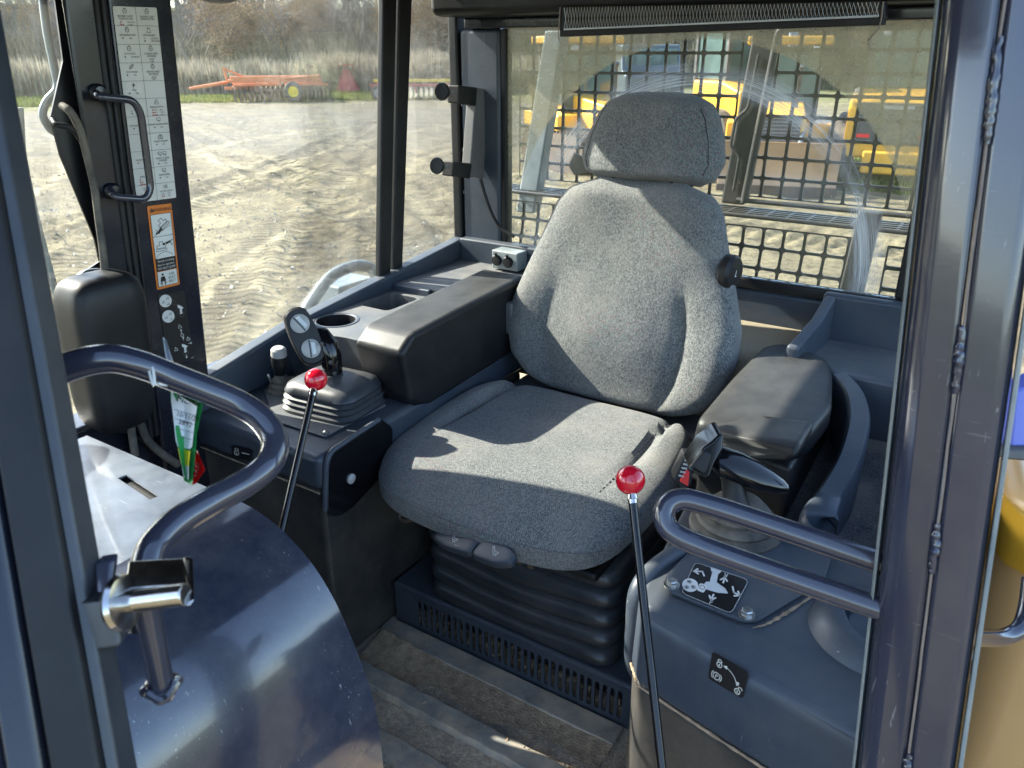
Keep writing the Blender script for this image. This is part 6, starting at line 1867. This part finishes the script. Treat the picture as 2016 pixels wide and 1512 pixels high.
# truck cab far behind
pT = gpos(1270, 250)
tk = thing('parked_truck', 'dark teal truck cab parked behind the dozers', 'truck', (0, 0, 0))
MB().prism([V(-1.1, -1.2, 0.8), V(-1.1, -1.2, 1.9), V(-1.1, -0.4, 2.0), V(-1.1, -0.1, 2.9), V(-1.1, 1.2, 2.9), V(-1.1, 1.2, 0.8)], (2.2, 0, 0)).build('cab', pbr('teal_truck_paint', (0.05, 0.065, 0.07), 0.35, coat=0.3), tk, 0.08, **L)
MB().bx(-0.95, 0.95, -0.33, -0.2, 2.05, 2.75).build('windscreen', 'machine_glass', tk, 0.02, **L)
MB().bx(-1.1, 1.1, 1.4, 5.0, 0.9, 1.3).build('flatbed', 'machine_black', tk, 0.03, **L)
for sx in (-1.0, 1.0):
    for y in (-0.6, 3.2, 4.3): MB().lathe((sx - 0.14, y, 0.5), (1, 0, 0), [(0.2, 0), (0.48, 0.02), (0.5, 0.06), (0.5, 0.22), (0.2, 0.28)], 24).build('wheel', 'tyre', tk, **L)
for sx in (-0.8, 0.8): MB().lathe((sx, -1.2, 1.2), (0, -1, 0), [(0.12, 0), (0.12, 0.03), (0, 0.05)], 16).build('headlight', 'button', tk, **L)
tk.location = pT; tk.rotation_euler = (0, 0, R(35))

# ================================================================== FIELD IMPLEMENTS
def rim_wheel(c, r_, w, root, rimmat):
    w_ = MB().lathe((c[0], c[1] - w / 2, c[2]), (0, 1, 0), [(r_ * 0.55, 0), (r_ * 0.93, 0.02), (r_, w * 0.2), (r_, w * 0.8), (r_ * 0.93, w - 0.02), (r_ * 0.55, w)], 32, False).build('wheel', 'tyre', root, local=True)
    MB().lathe((c[0], c[1] - w / 2 - 0.01, c[2]), (0, 1, 0), [(0.0, 0.04), (r_ * 0.2, 0.04), (r_ * 0.22, 0.0), (r_ * 0.30, 0.06), (r_ * 0.50, 0.05), (r_ * 0.57, -0.01), (r_ * 0.57, w)], 28).build('rim', rimmat, w_, local=True)


M['rim_yellow'] = pbr('yellow_rim_paint', (0.62, 0.47, 0.03), 0.45, var=0.1, vs=4)
M['disc_steel'] = pbr('dull_disc_steel', (0.085, 0.070, 0.058), 0.45, metal=0.5, var=0.3, vs=4)
pH = gpos(552, 204)
hw = thing('disc_harrow', 'orange disc harrow with a yellow-rimmed wheel at the field edge', 'disc harrow', (0, 0, 0))
MB().bx(-2.7, 2.4, -0.14, 0.14, 0.98, 1.30).build('main_beam', 'orange', hw, 0.02, **L)
MB().bx(-2.7, 2.4, 1.05, 1.35, 0.98, 1.30).build('main_beam', 'orange', hw, 0.02, **L)
for x in (-2.8, -1.4, 0.1, 1.4, 2.5): MB().bx(x - 0.08, x + 0.08, -0.1, 1.3, 0.98, 1.12).build('cross_beam', 'orange', hw, 0.02, **L)
for (x0, y0, x1, y1) in ((-2.6, -0.6, 0.2, -0.2), (-2.6, 1.7, 0.2, 1.4), (0.5, -0.2, 2.9, -0.7), (0.5, 1.4, 2.9, 1.8)):
    gb = MB().tube([V(x0, y0, 0.85), V(x1, y1, 0.85)], 0.07, 8).build('gang_beam', 'orange', hw, **L)
    n_ = 11
    for k in range(n_):
        t = k / (n_ - 1); c = V(x0 + (x1 - x0) * t, y0 + (y1 - y0) * t, 0.36)
        d_ = V(x1 - x0, y1 - y0, 0).normalized()
        MB().lathe(c, d_, [(0.0, 0.08), (0.24, 0.06), (0.43, 0.0), (0.44, 0.02), (0.24, 0.09), (0, 0.11)], 20).build('disc', 'disc_steel', gb, local=True)
    for t in (0.2, 0.5, 0.8): MB().tube([V(x0 + (x1 - x0) * t, y0 + (y1 - y0) * t, 0.85), V(x0 + (x1 - x0) * t, y0 + (y1 - y0) * t, 0.36)], 0.035, 6).build('hanger', 'iron', hw, **L)
MB().tube([V(-2.9, 0.5, 0.98), V(-4.9, 0.4, 0.72), V(-5.1, 0.4, 0.70)], [0.10, 0.08, 0.05], 8).build('drawbar', 'orange', hw, **L)
MB().tube([V(-2.9, -0.1, 1.1), V(-3.0, 0.0, 1.75)], 0.07, 8).build('hitch_mast', 'orange', hw, **L)
MB().tube([V(-3.0, 0.0, 1.72), V(-1.6, 0.4, 1.15)], 0.05, 8).build('mast_stay', 'orange', hw, **L)
MB().bx(-3.1, -1.2, -0.2, -0.05, 0.62, 0.78).build('side_rail', 'orange', hw, 0.02, **L)
rim_wheel((0.75, -0.85, 0.52), 0.52, 0.30, hw, 'rim_yellow'); rim_wheel((0.75, 1.9, 0.52), 0.52, 0.30, hw, 'rim_yellow')
MB().tube([V(0.75, -0.85, 0.52), V(0.75, 1.9, 0.52)], 0.06, 8).build('axle', 'iron', hw, **L)
MB().tube([V(0.2, -0.1, 1.15), V(2.5, -0.3, 1.32), V(2.55, -0.3, 1.2)], 0.07, 8).build('fold_arm', 'orange', hw, **L)
hw.scale = (0.92, 0.92, 1.0); hw.location = pH; hw.rotation_euler = (0, 0, YAW + R(20))

pS = gpos(686, 192)
sp = thing('cone_spreader', 'faded red cone-shaped spreader standing beside the disc harrow', 'spreader', (0, 0, 0))
MB().lathe((0, 0, 0.05), (0, 0, 1), [(0.62, 0), (0.66, 0.03), (0.64, 0.10), (0.20, 1.12), (0.19, 1.2)], 28).build('hopper', 'red_paint', sp, **L)
for a in range(4):
    ca_, sa_ = math.cos(a * math.pi / 2 + 0.5), math.sin(a * math.pi / 2 + 0.5)
    MB().tube([V(0.35 * ca_, 0.35 * sa_, 0.8), V(0.33 * ca_, 0.33 * sa_, 1.42)], 0.03, 6).build('frame_leg', 'red_paint', sp, **L)
MB().tube([V(0.34 * math.cos(a), 0.34 * math.sin(a), 1.42) for a in (2 * math.pi * k / 24 for k in range(24))], 0.03, 6, closed=True).build('frame_ring', 'red_paint', sp, **L)
MB().lathe((0, 0, 1.2), (0, 0, 1), [(0.28, 0), (0.28, 0.04), (0.05, 0.05), (0.05, 0.14)], 20).build('spinner', 'steel_dull', sp, **L)
sp.location = pS; sp.scale = (1.25, 1.25, 1.2)
pK = gpos(733, 187)
tkk = thing('grey_water_trough', 'dark grey steel trough behind the red spreader', 'trough', (0, 0, 0))
MB().prism([V(-1.1, -0.4, 0.0), V(1.1, -0.4, 0.0), V(1.25, -0.5, 1.15), V(-1.25, -0.5, 1.15)], (0, 1.0, 0)).build('body', 'steel_dull', tkk, 0.03, **L)
MB().tube(fillet([V(-1.25, -0.5, 1.15), V(1.25, -0.5, 1.15), V(1.25, 0.5, 1.15), V(-1.25, 0.5, 1.15)], 0.08, 4, True), 0.05, 8, closed=True).build('rim', 'button', tkk, **L)
tkk.location = pK + V(-0.5, 0.8, 0); tkk.rotation_euler = (0, 0, YAW)
pD = gpos(820, 200)
dg = thing('disc_gang', 'red and pale disc gang under a yellow beam by the reeds', 'disc gang', (0, 0, 0))
bm_ = MB().bx(-2.4, 2.6, -0.08, 0.08, 0.95, 1.1).build('beam', 'rim_yellow', dg, 0.02, **L)
rd = MB().bx(-2.6, 2.4, -0.35, -0.22, 0.72, 0.84).build('lower_beam', 'red_paint', dg, 0.02, **L)
for k in range(16):
    x = -2.4 + k * 0.30
    MB().lathe((x, -0.25, 0.36), (1, 0.25, 0), [(0.0, 0.06), (0.2, 0.045), (0.36, 0.0), (0.37, 0.01), (0.2, 0.06), (0, 0.075)], 18).build('disc', 'button', rd, local=True)
for x in (-2.2, 0, 2.2): MB().tube([V(x, -0.25, 0.36), V(x, 0, 1.0)], 0.05, 6).build('hanger', 'red_paint', dg, **L)
rim_wheel((-2.2, -0.5, 0.40), 0.40, 0.22, dg, 'button')
dg.location = pD; dg.rotation_euler = (0, 0, YAW + R(8))

# loose stones on the yard
ns_ = 16000
az_ = np.radians(rng.uniform(28, 72, ns_)); rr_ = rng.uniform(4, 11, ns_) ** 1.0 * rng.uniform(1, 3.5, ns_)
xs_, ys_ = -rr_ * np.sin(az_), rr_ * np.cos(az_)
zs_ = ground_z(xs_, ys_)
sz_ = rng.uniform(0.004, 0.016, ns_) * rng.choice([1, 1, 1, 1, 1, 2.4], ns_)
dr_ = rng.normal(0, 1, (ns_, 5, 3)); dr_ /= np.linalg.norm(dr_, axis=2)[..., None]
pts_s = np.stack([xs_, ys_, zs_ + sz_ * 0.3], -1)[:, None, :] + dr_ * sz_[:, None, None]
bi = (np.arange(ns_) * 5)[:, None]
fs_ = np.concatenate([bi + np.array([[0, 1, 2]]), bi + np.array([[0, 3, 1]]), bi + np.array([[1, 3, 2]]), bi + np.array([[0, 2, 4]]), bi + np.array([[0, 4, 3]]), bi + np.array([[2, 3, 4]])], 0)
me_ = bpy.data.meshes.new('gravel'); me_.from_pydata(pts_s.reshape(-1, 3).tolist(), [], fs_.tolist())
M['stone'] = pbr('pale_stones', (0.33, 0.30, 0.24), 0.9, var=0.45, vs=2.5, spec=0.2)
me_.materials.append(M['stone'])
gv = bpy.data.objects.new('gravel', me_); COL.objects.link(gv); tag(gv, 'loose stones and clods strewn over the yard', 'gravel', kind='stuff')

# ================================================================== VEGETATION
def leafmat(name, a, b, sc, trans=0.3):
    n = N(name)
    c = n.ramp(n.noise(sc, 3), [(0.35, a), (0.65, b)])
    n.set(Base_Color=c, Roughness=0.8, Specular_IOR_Level=0.15)
    tl = n.new('BsdfTranslucent'); n.link(c, tl.inputs[0])
    mx = n.new('MixShader'); mx.inputs[0].default_value = trans
    n.link(n.bsdf.outputs[0], mx.inputs[1]); n.link(tl.outputs[0], mx.inputs[2]); n.link(mx.outputs[0], n.out.inputs[0])
    return n.m


M['grass'] = leafmat('green_grass', (0.10, 0.14, 0.03), (0.24, 0.25, 0.07), 1.5)
M['reed'] = leafmat('dry_tan_reeds', (0.17, 0.15, 0.11), (0.44, 0.39, 0.29), 1.2, 0.35)
M['brush'] = leafmat('brown_brush', (0.085, 0.085, 0.065), (0.19, 0.185, 0.14), 0.8, 0.2)
M['bark'] = pbr('grey_bark', (0.17, 0.15, 0.125), 0.9, var=0.3, vs=3, spec=0.1)
M['twig'] = pbr('bare_twigs', (0.165, 0.170, 0.172), 0.9, var=0.3, vs=1.5, spec=0.1)
M['leaf_rust'] = leafmat('russet_leaves', (0.16, 0.10, 0.05), (0.30, 0.21, 0.10), 2.0)
M['leaf_green'] = leafmat('dull_green_leaves', (0.10, 0.12, 0.035), (0.25, 0.25, 0.07), 2.0)


def polar(az, r): return -r * np.sin(az), r * np.cos(az)


def blades(name, mat, az0, az1, r0, r1, n, hmin, hmax, w, lean, label, cat, density=None):
    az = np.radians(rng.uniform(az0, az1, n)); rr = rng.uniform(r0, r1, n)
    x, y = polar(az, rr)
    z = ground_z(x, y) - 0.03
    h = rng.uniform(hmin, hmax, n) * (0.75 + 0.9 * (vnoise(x / 2.2, y / 2.2, 11) + 0.5) * 0.6)
    th = rng.uniform(0, 2 * np.pi, n)
    lx, ly = lean * h * rng.normal(0, 1, n), lean * h * rng.normal(0, 1, n)
    dx, dy = np.cos(th) * w / 2, np.sin(th) * w / 2
    v0 = np.stack([x - dx, y - dy, z], -1); v1 = np.stack([x + dx, y + dy, z], -1)
    m0 = np.stack([x - dx * 1.1 + lx * 0.4, y - dy * 1.1 + ly * 0.4, z + h * 0.55], -1); m1 = np.stack([x + dx * 1.1 + lx * 0.4, y + dy * 1.1 + ly * 0.4, z + h * 0.55], -1)
    t = np.stack([x + lx, y + ly, z + h], -1)
    co = np.stack([v0, v1, m1, m0, t], 1).reshape(-1, 3)
    b = np.arange(n) * 5
    me_ = bpy.data.meshes.new(name)
    fq = np.stack([b, b + 1, b + 2, b + 3], -1).tolist(); ft_ = np.stack([b + 3, b + 2, b + 4], -1).tolist()
    me_.from_pydata(co.tolist(), [], fq + ft_)
    me_.materials.append(M[mat])
    o = bpy.data.objects.new(name, me_); COL.objects.link(o)
    tag(o, label, cat, kind='stuff')
    return o


blades('grass', 'grass', 33, 70, 47.5, 54, 26000, 0.08, 0.32, 0.06, 0.35, 'green grass strip at the far edge of the dirt yard', 'grass')
blades('reeds', 'reed', 30, 72, 53, 62, 34000, 1.3, 2.3, 0.07, 0.10, 'pale dry reeds standing behind the orange harrow', 'reeds')
blades('brush', 'brush', -8, 74, 60, 110, 60000, 1.2, 4.2, 0.10, 0.22, 'brown undergrowth at the foot of the bare trees', 'undergrowth')
blades('grass_patch', 'grass', 3, 12, 17.5, 24, 9000, 0.06, 0.28, 0.03, 0.4, 'green grass patch under the loader behind the guard screen', 'grass')


def tree_meshes(seed, height, spread, leaf, maxlev=5):
    rd_ = random.Random(seed)
    tv, tf, cv, cf, lv, lf = [], [], [], [], [], []

    def seg(p, q_, r0, r1, vs, fs, n=5):
        t = (q_ - p); l = t.length
        if l < 1e-5: return
        t /= l; a = t.orthogonal().normalized(); b = t.cross(a); o = len(vs)
        for c, r_ in ((p, r0), (q_, r1)):
            for k in range(n):
                w = 2 * math.pi * k / n
                vs.append(tuple(c + (a * math.cos(w) + b * math.sin(w)) * r_))
        for k in range(n): fs.append((o + k, o + (k + 1) % n, o + n + (k + 1) % n, o + n + k))

    def grow(p, d, l, r_, lev):
        steps = 4 if lev < 2 else 3 if lev < 4 else 2
        for s_ in range(steps):
            d = (d + V(rd_.gauss(0, 0.13), rd_.gauss(0, 0.13), rd_.gauss(0.04, 0.09))).normalized()
            q_ = p + d * l / steps
            r2 = r_ * (0.86 if lev < 3 else 0.75)
            if lev <= 1: seg(p, q_, r_, r2, tv, tf, 6)
            else: seg(p, q_, r_, r2, cv, cf, 3)
            p, r_ = q_, r2
            if lev < maxlev and (s_ > 0 or lev > 0):
                for _ in range(2 if lev in (0, 1, 2) else rd_.choice((1, 2, 2))):
                    ax_ = V(rd_.gauss(0, 1), rd_.gauss(0, 1), rd_.gauss(0, 1)); ax_ = (ax_ - d * ax_.dot(d)).normalized()
                    nd = (d + ax_ * rd_.uniform(0.45, 0.95) * spread).normalized()
                    grow(p, nd, l * rd_.uniform(0.46, 0.66), r_ * rd_.uniform(0.45, 0.6), lev + 1)
            if lev >= 4 and leaf and rd_.random() < leaf:
                for _ in range(3):
                    c = p + V(rd_.gauss(0, 0.15), rd_.gauss(0, 0.15), rd_.gauss(0, 0.15)); a = V(rd_.gauss(0, 1), rd_.gauss(0, 1), rd_.gauss(0, 1)).normalized() * 0.07; b = a.orthogonal().normalized() * 0.05
                    o = len(lv); lv.extend([tuple(c - a), tuple(c + b), tuple(c + a), tuple(c - b)]); lf.append((o, o + 1, o + 2, o + 3))

    grow(V(0, 0, -0.2), V(rd_.gauss(0, 0.05), rd_.gauss(0, 0.05), 1).normalized(), height * 0.62, height * 0.014 + 0.03, 0)
    return (tv, tf), (cv, cf), (lv, lf)


def tmesh(nm, vf, mat):
    me_ = bpy.data.meshes.new(nm); me_.from_pydata(vf[0], [], vf[1]); me_.materials.append(M[mat]); me_.shade_smooth(); return me_


kinds = []
for (sd, h, spd, lf_, lm_) in ((1, 11, 1.0, 0.0, 'leaf_rust'), (2, 9, 1.15, 0.12, 'leaf_rust'), (3, 12.5, 0.9, 0.0, 'leaf_rust'), (5, 7.0, 1.2, 0.30, 'leaf_rust'), (8, 6.0, 1.2, 0.55, 'leaf_green')):
    a, b, c = tree_meshes(sd, h, spd, lf_)
    kinds.append((tmesh('trunk', a, 'bark'), tmesh('crown', b, 'twig'), tmesh('leaves', c, lm_) if c[1] else None))
kname = ('tall bare grey tree', 'spreading tree with few russet leaves', 'slender tall bare tree', 'low russet-leaved tree', 'small dull green leafed tree')
spots = []
for row, (r_, n_) in enumerate(((63, 36), (71, 44), (80, 44))):
    for k in range(n_):
        az = -8 + (82 * (k + 0.5 * (row % 2))) / n_ + random.uniform(-0.9, 0.9)
        spots.append((az, r_ + random.uniform(-4, 4), row))
sector = ((62, 'glimpsed past the far door glass'), (51, 'above the orange harrow'), (43, 'above the red spreader'), (35, 'seen beside the device bracket'), (-90, 'beyond the parked machines'))
for az, r_, row in spots:
    left = az > 54
    ki = random.choice((0, 1, 3, 0)) if row == 0 else random.choice((0, 1, 2, 2))
    if 33 < az < 39 and row == 0 and random.random() < 0.6: ki = 4
    x, y = polar(math.radians(az), r_)
    z = float(ground_z(x, y))
    where = next(w for a, w in sector if az >= a)
    rw_ = ('in the front row', 'in the second row', 'in the third row')[row]
    lab = kname[ki] + ' ' + rw_ + ' ' + where
    t = thing('bare_tree', lab, 'tree', (x, y, z), lab)
    s_ = random.uniform(0.75, 1.05) * (0.72 if left and az < 62 else 1.0)
    t.rotation_euler = (0, 0, random.uniform(0, 6.28)); t.scale = (s_, s_, s_ * random.uniform(0.9, 1.1))
    for me_, nm in zip(kinds[ki], ('trunk', 'crown', 'leaves')):
        if me_ is None: continue
        o = bpy.data.objects.new(nm, me_); COL.objects.link(o); o.parent = t

# the wood behind them, one grey mass
simple = []
for sd, h in ((21, 11), (22, 13), (23, 9)):
    a, b, c = tree_meshes(sd, h, 1.05, 0.0, 4)
    vv = np.array(a[0] + b[0]); ff = a[1] + [tuple(i + len(a[0]) for i in f) for f in b[1]]
    simple.append((vv, np.array(ff)))
VV, FF, off = [], [], 0
for k in range(170):
    az = math.radians(random.uniform(-10, 76)); r_ = random.uniform(90, 150)
    x, y = polar(az, r_); z = float(ground_z(x, y)); v0, f0 = random.choice(simple)
    th = random.uniform(0, 6.28); s_ = random.uniform(0.8, 1.2)
    c_, sn = math.cos(th) * s_, math.sin(th) * s_
    VV.append(np.stack([v0[:, 0] * c_ - v0[:, 1] * sn + x, v0[:, 0] * sn + v0[:, 1] * c_ + y, v0[:, 2] * s_ + z], -1)); FF.append(f0 + off); off += len(v0)
VV, FF = np.concatenate(VV).astype(np.float32), np.concatenate(FF).astype(np.int32)
me_ = bpy.data.meshes.new('woods')
me_.vertices.add(len(VV)); me_.vertices.foreach_set('co', VV.ravel())
me_.loops.add(FF.size); me_.loops.foreach_set('vertex_index', FF.ravel())
me_.polygons.add(len(FF)); me_.polygons.foreach_set('loop_start', np.arange(0, FF.size, FF.shape[1], dtype=np.int32))
me_.update(calc_edges=True); me_.materials.append(M['twig'])
o = bpy.data.objects.new('woods', me_); COL.objects.link(o); tag(o, 'grey mass of bare woodland rising behind the nearer trees', 'woods', kind='stuff')
